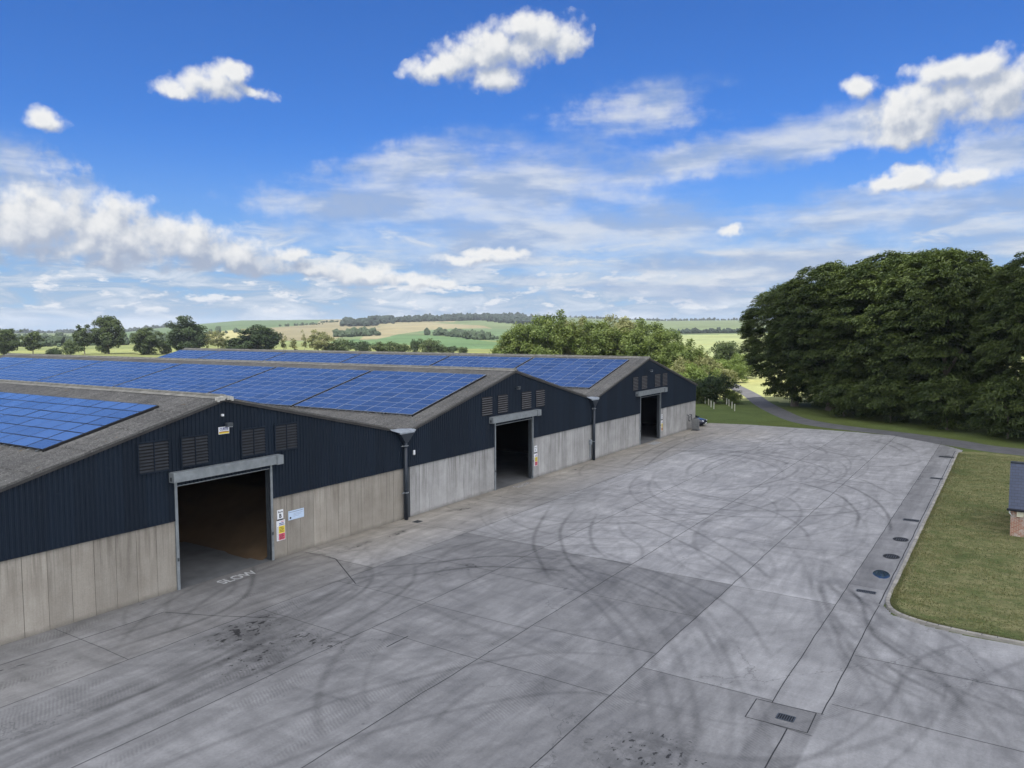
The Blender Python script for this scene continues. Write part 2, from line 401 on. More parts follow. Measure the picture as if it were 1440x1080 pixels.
def mat_cladding():
    m, nt, b = new_mat('navy_cladding')
    P = obj_coords(nt)
    n = nt.noise(nt.mapping(P, scale=(1.5, 1.5, .2)), 1, 5, .6)
    c = nt.mix(nt.map(n, .3, .7), (.0058, .0122, .0230), (.0084, .0162, .0292))
    c = nt.mix(nt.map(nt.noise(P, 3, 5, .7), .62, .8, 0, .35), c, (.05, .06, .075))
    wn_ = nt.node('ShaderNodeTexWhiteNoise', noise_dimensions='1D'); nt.l.new(nt.math('FLOOR', nt.math('DIVIDE', nt.sep(P)[0], 1.05)), wn_.inputs['W'])
    c = nt.vmath('SCALE', c, scale=nt.map(wn_.outputs[0], 0, 1, .86, 1.16))
    nt.put(b.inputs['Base Color'], c); nt.put(b.inputs['Roughness'], nt.map(n, .3, .7, .62, .72)); b.inputs['Specular IOR Level'].default_value = .22
    return m

def mat_panel(name, base, lines, gloss):
    m, nt, b = new_mat(name)
    P = obj_coords(nt); x, y, z = nt.sep(P)
    ri = nt.node('ShaderNodeObjectInfo').outputs['Random']
    # cells: a fine grid of silver lines over blue silicon
    def grid(v, pitch):
        t = nt.math('ABSOLUTE', nt.math('SUBTRACT', nt.math('FRACT', nt.math('DIVIDE', v, pitch)), .5))
        return nt.map(t, .47, .49)
    g = nt.math('MAXIMUM', grid(x, .156), grid(y, .156))
    c = nt.vmath('SCALE', nt_col(nt, base), scale=nt.map(nt.math('POWER', ri, 2.0), 0, 1, 1.06, .74))
    c = nt.mix(nt.math('MULTIPLY', g, lines), c, (.22, .29, .42))
    fl = nt.voro(nt.mapping(P, scale=(1, 1, .01)), 26, out='Color')
    c = nt.mix(.1, c, nt.mix(1, c, fl, 'MULTIPLY'))
    nt.put(b.inputs['Base Color'], c); b.inputs['Roughness'].default_value = gloss
    b.inputs['IOR'].default_value = 1.65
    return m

def mat_leaf(name, c0, c1, trans=.25):
    m, nt, b = new_mat(name)
    t = nt.attr('tint')
    c = nt.mix(t, c0, c1)
    nt.put(b.inputs['Base Color'], c); b.inputs['Roughness'].default_value = .55; b.inputs['Specular IOR Level'].default_value = .3
    tr = nt.node('ShaderNodeBsdfTranslucent'); nt.put(tr.inputs[0], nt.mix(1, c, (1.3, 1.35, .6), 'MULTIPLY'))
    mx = nt.node('ShaderNodeMixShader'); mx.inputs[0].default_value = trans
    nt.l.new(b.outputs[0], mx.inputs[1]); nt.l.new(tr.outputs[0], mx.inputs[2])
    nt.l.new(mx.outputs[0], nt.n['Material Output'].inputs[0])
    return m

def mat_bark():
    m, nt, b = new_mat('bark')
    P = obj_coords(nt); n = nt.noise(nt.mapping(P, scale=(1, 1, .3)), 6, 5, .7)
    nt.put(b.inputs['Base Color'], nt.mix(n, (.06, .05, .038), (.19, .165, .13))); b.inputs['Roughness'].default_value = .9
    return m

def mat_brick():
    m, nt, b = new_mat('old_brick')
    P = obj_coords(nt)
    br = nt.node('ShaderNodeTexBrick'); x, y, z = nt.sep(P)
    nt.l.new(nt.comb(nt.math('ADD', x, y), z, 0), br.inputs[0])
    br.inputs['Color1'].default_value = (.26, .085, .05, 1); br.inputs['Color2'].default_value = (.36, .15, .09, 1); br.inputs['Mortar'].default_value = (.4, .36, .3, 1)
    br.inputs['Scale'].default_value = 1; br.inputs['Mortar Size'].default_value = .012; br.inputs['Brick Width'].default_value = .23; br.inputs['Row Height'].default_value = .075
    wsh = nt.map(nt.noise(P, 1.9, 5, .65), .48, .6, 0, .85)
    c = nt.mix(wsh, br.outputs[0], (.46, .43, .39))
    nt.put(b.inputs['Base Color'], c); b.inputs['Roughness'].default_value = .9
    return m

M_ground = mat_ground(); M_lawn = mat_lawn(); M_yard = mat_yard(); M_roof = mat_roof(); M_clad = mat_cladding(); M_bark = mat_bark()
M_tan = mat_concrete_wall('tan_concrete', (.30, .275, .235), (.36, .335, .29), (.16, .14, .115), .62)
M_grey = mat_concrete_wall('grey_concrete', (.335, .333, .325), (.42, .42, .415), (.17, .166, .158), .8)
M_joint = simple('joint_tar', (.022, .023, .026), .9, var=.4, scale=4)
M_asph = simple('asphalt', (.088, .088, .092), .9, var=.25, scale=.7, bump=.3, bscale=30)
M_kerb = simple('kerb_concrete', (.245, .235, .21), .9, var=.3, scale=1.6)
M_galv = simple('galvanised_steel', (.24, .265, .28), .5, .35, var=.2, scale=2.5)
M_zinc = simple('pale_zinc', (.27, .30, .33), .5, .2, var=.25, scale=3)
M_dkst = simple('dark_steel', (.06, .07, .08), .5, .3, var=.2)
M_pipe = simple('navy_pipe', (.016, .024, .036), .4, var=.15)
M_trim = simple('weathered_trim', (.035, .034, .034), .8, var=.35, scale=2)
M_louv = simple('louvre_grey', (.030, .034, .041), .8, spec=.15, var=.2)
M_louvp = simple('louvre_pale', (.19, .19, .205), .8, spec=.15, var=.2)
M_black = simple('black_void', (.006, .006, .007), .8, var=.1)
M_ridge = simple('ridge_fibre', (.19, .185, .165), .95, var=.35, scale=2.5, bump=.4)
M_patch = simple('pale_cement', (.4, .39, .36), .9, var=.3, scale=4)
M_white = simple('white_paint', (.72, .73, .72), .6, var=.12, scale=9)
M_floor = simple('shed_floor', (.11, .115, .12), .85, var=.3, scale=.6)
M_inside = simple('shed_inside', (.05, .049, .047), .9, var=.2)
M_grain = simple('grain', (.095, .060, .030), .95, var=.15, scale=1.2, bump=.4, bscale=60)
M_pan = mat_panel('solar_glass', (.050, .088, .195), .16, .08)
M_pan2 = mat_panel('dark_framed_solar_glass', (.085, .155, .33), .05, .10)
M_alu = simple('aluminium', (.36, .40, .46), .4, .5, var=.05)
M_alub = simple('black_frame', (.02, .025, .04), .4, var=.05)

# ================================================================== setting: ground, yard, road, lawn
SKYLINE = [(-180,.2),(-40,.2),(-.32,.181),(5.08,.304),(9.29,.425),(13.79,.453),(15.9,.441),(22,.422),(25.54,.54),(28.61,.682),(33.78,.7),(38.94,.661),(43,.617),(46.22,.57),(51.71,.523),(55.34,.213),(57.31,.005),(59.13,-.22),(61.26,-.345),(63.61,-.328),(65.85,-.356),(66.22,-.36),(120,-.3),(180,.2)]
RS = 3000.
def terrain(az, r):
    e = np.interp(az, [s[0] for s in SKYLINE], [s[1] for s in SKYLINE])
    zs = np.maximum(0, 12 + np.tan(np.radians(e)) * RS)
    t = np.clip((r - 500) / (RS - 500), 0, 1); s = t * t * (3 - 2 * t)
    return zs * s - np.clip(r - RS, 0, None) * .012

def height(x, y):
    return float(terrain(math.degrees(math.atan2(y - CAM_Y, x)), math.hypot(x, y - CAM_Y)))

FIELDS = [
 ('lime', (.205, .235, .11), [(706,256),(855,292),(968,222),(379,67),(306,70),(313,91)]),
 ('olive', (.13, .145, .075), [(1263,478),(1391,358),(1068,248),(1008,345)]),
 ('green_right', (.105, .135, .068), [(2243,991),(2889,778),(1048,243),(1008,345),(1192,468)]),
 ('green_mid2', (.085, .128, .066), [(796,630),(941,729),(1049,684),(949,560),(573,326),(561,351),(708,500)]),
 ('green_mid', (.078, .132, .06), [(462,443),(525,484),(724,620),(720,550),(659,462),(505,303),(363,209),(364,241),(436,347),(377,332)]),
 ('straw2', (.165, .155, .092), [(1153,1085),(2194,2014),(2400,1769),(1418,1032),(1275,1076),(1038,920)]),
 ('tan2', (.19, .172, .105), [(529,475),(892,800),(1125,981),(1275,1076),(1371,1076),(1185,792),(1032,669),(1011,727),(925,715),(732,604),(557,479)]),
 ('tan', (.165, .15, .09), [(470,533),(906,1051),(1180,1221),(2076,2134),(2176,2033),(1108,1039),(979,811),(814,728),(706,662),(498,480)]),
 ('straw', (.25, .24, .12), [(509,675),(738,967),(854,1041),(925,1071),(526,600),(441,537)]),
 ('green_dark', (.072, .108, .052), [(551,901),(1539,2543),(1621,2493),(1668,2461),(1754,2402),(1859,2323),(2085,2125),(1152,1202),(1016,1132),(868,1068),(748,1007),(466,671)]),
]
def inside(px, py, poly):
    res = np.zeros(px.shape, bool); n = len(poly)
    for i in range(n):
        x0, y0 = poly[i]; x1, y1 = poly[(i + 1) % n]
        if y0 == y1: continue
        res ^= ((y0 > py) != (y1 > py)) & (px < (x1 - x0) * (py - y0) / (y1 - y0) + x0)
    return res

def build_ground():
    azs = np.concatenate([np.arange(-180, -12, 6.), np.arange(-12, 76, .1), np.arange(76, 180.1, 6.)])
    rs = np.concatenate([[0], np.linspace(20, 300, 180), np.geomspace(310, 3000, 150), [3100, 3400, 4200, 6000]])
    A, Rr = np.meshgrid(azs, rs, indexing='ij')
    X = Rr * np.cos(np.radians(A)); Y = CAM_Y + Rr * np.sin(np.radians(A)); Z = terrain(A, Rr) - .012
    nA, nR = A.shape
    V = np.stack([X, Y, Z], -1).reshape(-1, 3)
    i, j = np.meshgrid(np.arange(nA - 1), np.arange(nR - 1), indexing='ij')
    F = np.stack([i * nR + j, i * nR + j + 1, (i + 1) * nR + j + 1, (i + 1) * nR + j], -1).reshape(-1, 4)
    c = V[F].mean(1); x, y = c[:, 0], c[:, 1]; r = np.hypot(x, y - CAM_Y)
    colr = np.empty((len(F), 4), np.float32); colr[:, 3] = 1
    colr[:, :3] = (.135, .16, .065)
    far = r > 700; colr[far, :3] = (.10, .13, .065)
    colr[r > 1900, :3] = (.085, .11, .062)
    near = r < 215; colr[near, :3] = (.13, .16, .05)
    lawn = (x < 131) & (y < 45) & (r < 215); colr[lawn, :3] = (.078, .105, .032)
    beyond = (x >= 128) & (r > 125) & (r < 330) & (y < 30); colr[beyond, :3] = (.235, .25, .11)
    left = (r > 250) & (r < 520) & (y > 120); colr[left, :3] = (.16, .18, .07)
    wob = 1
    for n, cl, poly in FIELDS:
        k = inside(x, y, poly); colr[k, :3] = cl
    me = np_mesh('ground', V, F, M_ground, {'field': ('FACE', 'FLOAT_COLOR', colr)}, smooth=True)
    tag(link(bpy.data.objects.new('ground', me)), kind='structure')
build_ground()

# the concrete yard: a fine sheet that carries its wear, with tarred joints laid on it
YARD = [(-40, 0), (95.3, 0), (96.2, -5), (96.0, -12), (95.6, -17), (94.6, -21), (89.6, -26.3), (86.9, -28.0), (36.5, -27.6), (35.4, -28.1), (34.75, -29.5), (34.45, -31), (34.35, -49.9), (-40, -49.9)]
# cells of the joint pattern: y-strips with their own cross joints
STRIPS = [(0, -5.33, [-40, -22, -6, 4, 15.85, 28.75, 36.9, 53.7, 70, 96]),
          (-5.33, -10.72, [-40, -22, -6, 4, 21.75, 26.2, 31.4, 36.5, 53.7, 72, 97]),
          (-10.72, -16.03, [-40, -22, -6, 4, 22.7, 26.05, 31.1, 36.15, 53.75, 72, 97]),
          (-16.03, -21.3, [-40, -22, -6, 4, 22.6, 26.4, 30.95, 35.7, 43.6, 53.8, 72, 96]),
          (-21.3, -25.88, [-40, -22, -6, 4, 17, 25.1, 35.5, 43.4, 53.8, 72, 92]),
          (-25.88, -27.45, [-40, -22, 4, 23.53, 24.92, 38.7, 54, 72, 88]),
          (-27.45, -60, [-40, -22, 4, 25.8, 30.2, 35])]
TONES = {}
def build_yard():
    dx = .095
    xs = np.arange(-6, 97.01, dx); ys = np.concatenate([np.arange(0, -50.01, -dx)])
    X, Y = np.meshgrid(xs, ys, indexing='ij'); nx, ny = X.shape
    V = np.stack([X, Y, np.zeros_like(X)], -1).reshape(-1, 3)
    i, j = np.meshgrid(np.arange(nx - 1), np.arange(ny - 1), indexing='ij')
    F = np.stack([i * ny + j, i * ny + j + 1, (i + 1) * ny + j + 1, (i + 1) * ny + j], -1).reshape(-1, 4)
    c = V[F].mean(1); keep = inside(c[:, 0], c[:, 1], YARD)
    x, y = V[:, 0], V[:, 1]
    tone = np.ones(len(V)); warm = np.zeros(len(V))
    r = np.random.default_rng(3)
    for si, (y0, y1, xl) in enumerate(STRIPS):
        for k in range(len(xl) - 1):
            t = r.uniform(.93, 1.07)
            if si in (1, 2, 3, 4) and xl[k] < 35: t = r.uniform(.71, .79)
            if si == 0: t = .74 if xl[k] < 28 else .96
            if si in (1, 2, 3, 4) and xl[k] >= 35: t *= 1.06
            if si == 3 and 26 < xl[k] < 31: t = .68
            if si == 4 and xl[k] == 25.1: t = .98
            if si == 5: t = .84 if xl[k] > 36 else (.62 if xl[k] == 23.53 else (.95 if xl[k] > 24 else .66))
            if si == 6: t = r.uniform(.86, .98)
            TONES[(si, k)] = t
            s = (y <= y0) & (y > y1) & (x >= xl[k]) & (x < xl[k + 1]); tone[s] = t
    warm = np.clip(1 - (-y) / 5.2, 0, 1) * np.clip((x - 24) / 8, 0, 1) * .8 + .12 * (y > -5.33)
    damp = np.zeros(len(V))
    for (cx, cy, ax, ay, an, st_) in [(19.9, -6.6, 2.0, 1.0, .1, 1.), (18.6, -9.0, 2.2, 1.3, .5, .85), (20.6, -9.4, .8, 1.6, 0, .9), (19.9, -23.6, 1.7, 1.9, .2, .85), (31.4, -9.2, 1.4, .5, -.5, .8), (13.5, -3.6, 2, .8, .1, .6), (58.5, -1.1, 2.2, .3, 0, .8), (31.4, -1.85, 1.1, .22, .1, 1.), (34.3, -2.0, 1.2, .22, .1, 1.), (41, -1.4, 1.2, .3, -.5, .9), (81.8, -27, 1.3, .3, 0, 1.), (84, -2, 5, .5, -.1, .6), (70, -26.0, 3, .25, 0, .8), (25, -12.5, 2, 2, 0, .45), (44, -19, 2, 1, .3, .4)]:
        u = (x - cx) * math.cos(an) + (y - cy) * math.sin(an); v_ = -(x - cx) * math.sin(an) + (y - cy) * math.cos(an)
        damp = np.maximum(damp, st_ * np.exp(-.5 * ((u / ax) ** 2 + (v_ / ay) ** 2) ** 1.5))
    warm += .5 * np.exp(-((x - 88) / 7) ** 2 - ((y + 6) / 4) ** 2)
    # wheel tracks
    ty = np.zeros(len(V))
    def track(pts, wd=.42, s=.5, fade=True):
        P = np.array(catmull(pts, 14)); L = np.linspace(0, 1, len(P))
        x0, x1, y0, y1 = P[:, 0].min() - 1, P[:, 0].max() + 1, P[:, 1].min() - 1, P[:, 1].max() + 1
        idx = np.nonzero((x > x0) & (x < x1) & (y > y0) & (y < y1))[0]
        best = np.full(len(idx), 9.); bl = np.zeros(len(idx))
        for a in range(len(P) - 1):
            d = P[a + 1] - P[a]; q = np.stack([x[idx], y[idx]], -1) - P[a]
            t = np.clip((q @ d) / max(d @ d, 1e-9), 0, 1); dist = np.hypot(*(q - t[:, None] * d).T)
            k = dist < best; best[k] = dist[k]; bl[k] = L[a]
        prof = np.clip((wd * .5 + .06 - best) / .12, 0, 1)
        if fade: prof = prof * np.clip(np.minimum(bl, 1 - bl) * 5 + .15, 0, 1)
        ty[idx] = np.maximum(ty[idx], prof * s) + np.minimum(ty[idx], prof * s) * .5
    for pts, s in TRACKS: track(pts, .20, min(1, s * 1.15))
    for k in range(170):      # the many fainter turns of the loader
        cx, cy = r.uniform(20, 88), r.uniform(-24, -2); rad = r.uniform(5, 15); a0 = r.uniform(0, 6.28); da = r.uniform(.7, 2.2)
        s = r.choice([.12, .2, .28, .38, .5])
        for off in (0, r.uniform(1.7, 2.1)):
            track([(cx + (rad + off) * math.cos(a0 + da * u / 6), cy + .7 * (rad + off) * math.sin(a0 + da * u / 6)) for u in range(7)], r.choice([.1, .14, .2, .28]), s)
    for k in range(34):      # straight runs along and across
        cx, cy = r.uniform(5, 85), r.uniform(-26, -3); ln = r.uniform(6, 22); a = r.choice([0, .12, -.12, 1.5, .9, -.8]) + r.normal(0, .1)
        s = r.uniform(.1, .34); ux, uy = math.cos(a), math.sin(a)
        for off in (0, 1.9):
            track([(cx + ux * ln * q - uy * off, cy + uy * ln * q + ux * off + .3 * math.sin(q * 3)) for q in (0, .33, .66, 1)], r.choice([.1, .16, .3]), s)
    for k in range(26):      # sweeps round the kerb bend, and from the doors across the near slabs
        a = r.normal(0, 1.2); b = r.uniform(-3, 3)
        track([(42 + b, -24.2 + .3 * a), (37.6 + .3 * b, -25.6 + .5 * a), (34 + .2 * b, -27.2 + .7 * a), (30, -29.6 + a), (25 + b, -33 + 1.4 * a)], r.choice([.1, .16, .24]), r.choice([.15, .25, .4]))
    for k in range(26):
        a = r.normal(0, 2.2); b = r.uniform(-2, 2)
        track([(37 + b, -9 + a), (34 + b, -15 + a), (30 + b, -19.5 + .8 * a), (25 + b, -23 + .7 * a), (18, -25.5 + .8 * a)], r.choice([.1, .16, .24]), r.choice([.12, .2, .34]))
    for k in range(16):
        a = r.normal(0, 1.6); b = r.uniform(-1.5, 1.5)
        track([(-2, -9 + a), (8, -8.4 + a), (17, -8 + .8 * a), (25 + b, -6.4 + .6 * a), (31 + 2 * a, -5.0 + 1.5 * b)], r.choice([.14, .22, .3]), r.choice([.15, .25, .36]))
    # dirt gathered along the wall foot and the gutter by the kerb
    ty = np.maximum(ty, .34 * np.exp(-((-y) / .45) ** 2))
    ty = np.maximum(ty, .30 * ((y < -25.9) & (y > -26.9) & (x > 38.7)))
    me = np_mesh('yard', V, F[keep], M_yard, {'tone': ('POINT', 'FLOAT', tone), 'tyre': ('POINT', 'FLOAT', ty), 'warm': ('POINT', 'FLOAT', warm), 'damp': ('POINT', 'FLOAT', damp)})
    tag(link(bpy.data.objects.new('yard', me)), kind='structure')

def catmull(P, n=10):
    P = [np.array(p, float) for p in P]; Q = [2 * P[0] - P[1]] + P + [2 * P[-1] - P[-2]]; out = []
    for i in range(1, len(Q) - 2):
        for k in range(n):
            t = k / n; a, b, c, d = Q[i - 1], Q[i], Q[i + 1], Q[i + 2]
            out.append(.5 * (2 * b + (c - a) * t + (2 * a - 5 * b + 4 * c - d) * t * t + (3 * b - a - 3 * c + d) * t ** 3))
    out.append(P[-1]); return [tuple(o) for o in out]

TRACKS = [([(28.04,-4.69),(30.96,-7.34),(33.64,-9.49),(35.07,-12.96)],.6),([(27.2,-6.88),(31.25,-9.37),(32.67,-11.85),(33.49,-14.22)],.6),
 ([(46.95,-5.36),(40.11,-8.11),(36.61,-9.88),(33.97,-11.9),(31.52,-13.94)],.6),([(46.05,-7.62),(40.86,-9.31),(37.45,-11.21),(34.31,-13.58),(32.13,-16.25)],.6),
 ([(45.29,-9.49),(41.03,-11.15),(37.78,-13.07),(36.38,-14.56)],.55),([(44.6,-11.2),(41.2,-13.2),(39.2,-15.2),(36.9,-16.2)],.4),
 ([(63.17,-16.27),(61.43,-19.34),(58.84,-21.82),(54.78,-23.55),(52.21,-24.13),(48.42,-24.46)],.7),([(64.69,-16.45),(63.42,-21),(59.27,-23.85),(54.79,-25.42),(50.98,-26.1),(48.6,-26.21)],.7),
 ([(66.4,-17),(66.42,-21.52),(63.54,-23.72),(60.32,-25.53)],.5),([(48.63,-8.91),(45.33,-14.81),(42.05,-18.55),(39.18,-21.31),(36.94,-22.93)],.5),([(44.91,-10.69),(43.04,-14.36),(40.64,-17.63),(38.03,-20.58),(34,-23)],.5),
 ([(53.78,-10.47),(52.64,-16.58),(50.65,-19.89),(47.72,-21.84),(44.76,-22.87)],.5),([(48.87,-7.14),(54.06,-10.92),(53.81,-14.2),(51.92,-18.21)],.45),
 ([(26.2,1),(24.81,-1.0),(22.33,-3.4),(19.47,-4.2),(15.48,-3.8)],.6),([(24.2,1),(23,-1.9),(20,-2.9),(14,-2.6)],.4),([(38.5,-25.7),(36.49,-26.7),(33.57,-27.47),(31.98,-28.28),(29,-31)],.6),([(39.5,-24.2),(36.2,-25.2),(32.5,-26.4),(29.5,-27.6),(27,-31)],.5),
 ([(30.2,-28.4),(29.2,-29.3),(28.3,-30.6)],.5),([(9,-7.5),(15,-8.2),(20,-8.2),(26,-7.2),(29.5,-4.5)],.5),([(9,-9.3),(15,-10),(21,-10),(27.5,-8.6),(31,-6)],.5),([(8,-12),(14,-13),(19,-14.6),(24,-17.5),(26,-21)],.4),([(8,-14),(13,-15),(18,-17),(22,-20),(23,-24)],.4),
 ([(34.5,-12),(33.5,-17),(31,-21),(27,-23.5)],.45),([(36.4,-12),(35.5,-17.6),(32.6,-22.3),(28,-25.2)],.45),([(72,-6),(78,-9),(84,-15),(86,-21)],.5),([(70,-7.5),(76,-10.5),(81.5,-16),(83.5,-23)],.5),([(60,-6),(70,-4),(80,-3),(88,-4)],.6),([(60,-4.2),(70,-2.4),(80,-1.6)],.5),
 ([(30,-29),(28,-33)],.4),([(26,-29),(31,-29.5),(34,-31)],.4),([(26,-30.6),(30,-31.3),(33.6,-33)],.4)]
build_yard()

def ribbon(mb, pts, w0, z, mi=0, n=1):
    P = [Vector((p[0], p[1], 0)) for p in pts]
    for i in range(len(P) - 1):
        d = (P[i + 1] - P[i]).normalized(); nn = Vector((-d.y, d.x, 0)) * w0 * .5
        mb.face([(P[i] - nn)[:2] + (z,), (P[i + 1] - nn)[:2] + (z,), (P[i + 1] + nn)[:2] + (z,), (P[i] + nn)[:2] + (z,)], mi)

def jitter(p0, p1, step=.8, amp=.012):
    n = max(1, int(math.dist(p0, p1) / step)); out = []
    for i in range(n + 1):
        t = i / n; out.append((p0[0] + (p1[0] - p0[0]) * t + random.gauss(0, amp), p0[1] + (p1[1] - p0[1]) * t + random.gauss(0, amp)))
    return out

mb = MB()
for (y0, y1, xl) in STRIPS[:6]:
    if y1 > -27: ribbon(mb, jitter((xl[0] if y1 > -25 else 24.92, y1), (min(xl[-1], 95), y1)), .032, .004)
    lo = {-25.88: 25.1}.get(y1)
    for xx in xl[2:-1]: ribbon(mb, jitter((xx, y0 - .03), (xx + random.uniform(-.15, .05), y1 + .03)), .022, .0045)
ribbon(mb, jitter((24.94, -27.4), (36.3, -27.45)), .035, .004)
ribbon(mb, jitter((9, -26.7), (23.5, -26.7)), .04, .004); ribbon(mb, jitter((36.5, -27.45), (86, -27.45)), .05, .004)
for xx in (25.8, 30.2): ribbon(mb, jitter((xx, -27.5), (xx - .5, -60)), .026, .0045)
ribbon(mb, jitter((19.32, -2.05), (-20, -.9)), .04, .005)
ribbon(mb, [(19.32, -2.09), (20.16, -4.18), (21.41, -6.62)], .04, .005)
ribbon(mb, [(28.71, -.4), (28.84, -1.35), (28.72, -2.62), (27.48, -4.56), (26.36, -6.32)], .05, .005)
ribbon(mb, [(21.6, -12.5), (22.85, -12.5)], .05, .005)
for sq in [[(24.9, -25.4), (24.94, -27.23), (23.54, -27.26), (23.53, -25.43), (24.9, -25.4)]]: ribbon(mb, sq, .032, .0055)
tag(mb.build('yard_joints', M_joint), kind='structure')

# dark pitted stains
def blob(mb, x, y, rx, ry, z, a=0, n=11):
    pts = []
    for k in range(n):
        t = 2 * math.pi * k / n; q = random.uniform(.55, 1.15)
        u, v = rx * q * math.cos(t), ry * q * math.sin(t)
        pts.append((x + u * math.cos(a) - v * math.sin(a), y + u * math.sin(a) + v * math.cos(a), z))
    mb.face(pts)
mb = MB(); z = .006
def scatter(n, x0, x1, y0, y1, s0, s1, el=1.8, a=None):
    global z
    for k in range(n):
        z += .00001
        s = random.uniform(s0, s1) * random.uniform(.4, 1)
        blob(mb, random.uniform(x0, x1), random.uniform(y0, y1), s * el, s, z, random.uniform(0, 3) if a is None else a + random.gauss(0, .3))
scatter(40, 17.0, 21.2, -10.4, -5.6, .008, .045, 2.0); scatter(8, 18.6, 21.4, -24.8, -21.8, .01, .05, 2.2); scatter(30, 8, 34, -26, -3, .006, .03, 1.8)
for (x0, y0, x1, y1) in [(30.6, -1.75, 32.2, -1.9), (33.4, -2.1, 35.4, -1.9), (40.2, -.85, 41.8, -1.9), (42.6, -1.2, 43.4, -1.3), (29.4, -8.7, 31, -9.6), (57, -1.0, 60.5, -1.2), (18.8, -.25, 21, -.35), (12, -2.2, 13.8, -2.6), (81, -27.0, 83, -27.2), (64, -.6, 67, -.8), (70, -25.9, 74, -26.2), (79, -.5, 86, -.6)]:
    for k in range(4):
        t = random.random(); z += .00001
        blob(mb, x0 + (x1 - x0) * t, y0 + (y1 - y0) * t + random.gauss(0, .06), random.uniform(.05, .2), random.uniform(.015, .04), z, math.atan2(y1 - y0, x1 - x0))
M_stain = simple('tar_stain', (.045, .046, .048), .8, var=.5, scale=3)
tag(mb.build('yard_stains', M_stain), 'dark tarry stains and pits spread over the concrete yard', 'stains', kind='stuff')

# road, with its verge beyond
rl = catmull([(79, -80), (83.5, -50), (86.1, -33), (89.8, -26.4), (94.8, -20.5), (96.6, -16.6), (98.6, -12.2), (102.6, -8.0), (111.4, -3.1), (122.6, 2.1), (137, 8), (148.4, 13.4), (170, 24)], 8)
rr = catmull([(84, -80), (88.5, -50), (90.9, -33), (94, -28), (97.2, -23.4), (100.6, -16.3), (103.2, -12.4), (107.0, -8.9), (114.6, -5.0), (125.2, .0), (139, 5.6), (150.6, 10.9), (172, 21)], 8)
mb = MB(); n = min(len(rl), len(rr))
for i in range(n - 1): mb.face([(*rl[i], -.004), (*rr[i], -.004), (*rr[i + 1], -.004), (*rl[i + 1], -.004)])
tag(mb.build('road', M_asph), kind='structure')

# lawn and its kerb
kp = catmull([(84.6, -27.72), (70, -27.72), (55, -27.7), (43, -27.7), (38, -27.7), (36.6, -27.78), (35.75, -28.1), (35.2, -28.75), (34.85, -29.7), (34.68, -31), (34.6, -33), (34.5, -40), (34.4, -62)], 8)
mb = MB(); pts = [(x, y, .07) for x, y in kp] + [(79, -62, .07), (82.2, -45, .07), (85.2, -33, .07), (86.2, -29.8, .07), (85.6, -28.3, .07)]
mb.face(pts); lawn = mb.build('lawn', M_lawn); tag(lawn, kind='structure')
mb = MB()
def sweep(path, prof, mi=0):
    rings = []
    for i, p in enumerate(path):
        a, b_ = path[max(i - 1, 0)], path[min(i + 1, len(path) - 1)]
        d = Vector((b_[0] - a[0], b_[1] - a[1], 0)).normalized(); nn = Vector((-d.y, d.x, 0))
        rings.append([(p[0] + nn.x * o, p[1] + nn.y * o, z) for o, z in prof])
    b0 = len(mb.v); k = len(prof)
    vs = [q for rg in rings for q in rg]
    mb.add(vs, [(i * k + j, i * k + j + 1, (i + 1) * k + j + 1, (i + 1) * k + j) for i in range(len(path) - 1) for j in range(k - 1)], mi)
sweep(kp, [(-.09, -.01), (-.085, .105), (-.06, .125), (.05, .125), (.09, .105), (.1, -.01)])
for q in range(2, len(kp) - 1, 3):       # joints between the kerb stones
    a, b_ = kp[q], kp[q + 1]; d = Vector((b_[0] - a[0], b_[1] - a[1], 0)).normalized(); nn = Vector((-d.y, d.x, 0))
    p = Vector((*a, 0)); e = d * .012
    mb.face([tuple(p + nn * .11 - e + Vector((0, 0, .127))), tuple(p + nn * .11 + e + Vector((0, 0, .127))), tuple(p - nn * .10 + e + Vector((0, 0, .127))), tuple(p - nn * .10 - e + Vector((0, 0, .127)))], 1)
kerb = mb.build('kerb', [M_kerb, M_joint]); tag(kerb, kind='structure')

# gratings, manholes and the puddle in the gutter line
def grate(x, y, lx, ly, label, rz=0, round_=False, name='drain_grate', cat='drain grate', group='drain covers in the yard'):
    mb = MB()
    if round_:
        bm = bmesh.new(); bmesh.ops.create_circle(bm, cap_ends=True, radius=1, segments=24); mb.bm(bm, 0, mat=Matrix.Translation((0, 0, .008)) @ Matrix.Diagonal((lx / 2, ly / 2, 1, 1)))
        mb.tube([(lx / 2 * math.cos(t), ly / 2 * math.sin(t), .008) for t in np.linspace(0, 6.283, 25)], .012, 5, 1, False)
        for k in range(-2, 3): mb.box(-lx * .3, lx * .3, k * ly * .13 - .012, k * ly * .13 + .012, .008, .014, 1)
    else:
        mb.box(-lx / 2, lx / 2, -ly / 2, ly / 2, -.02, .007, 0)
        for s in (-1, 1):
            mb.box(-lx / 2, lx / 2, s * ly / 2 - .02, s * ly / 2 + .02, 0, .014, 1); mb.box(s * lx / 2 - .02, s * lx / 2 + .02, -ly / 2 + .02, ly / 2 - .02, 0, .014, 1)
        k = int(ly / .07)
        for q in range(1, k): mb.box(-lx / 2 + .02, lx / 2 - .02, -ly / 2 + q * ly / k - .011, -ly / 2 + q * ly / k + .011, .0, .013, 1)
    o = mb.build(name, [M_black, M_dkst]); o.location = (x, y, 0); o.rotation_euler.z = rz
    return tag(o, label, cat, group)
grate(24.14, -26.5, .36, .5, 'iron drain grate set in the square slab at the bottom of the yard')
grate(37.9, -26.72, .32, .78, 'oblong drain grate in the gutter beside the kerb bend, nearest of the row')
grate(53.6, -26.95, .5, .85, 'oblong drain grate in the gutter beyond the two round covers')
grate(69.6, -27.1, .55, .85, 'small drain grate in the gutter halfway along the lawn kerb')
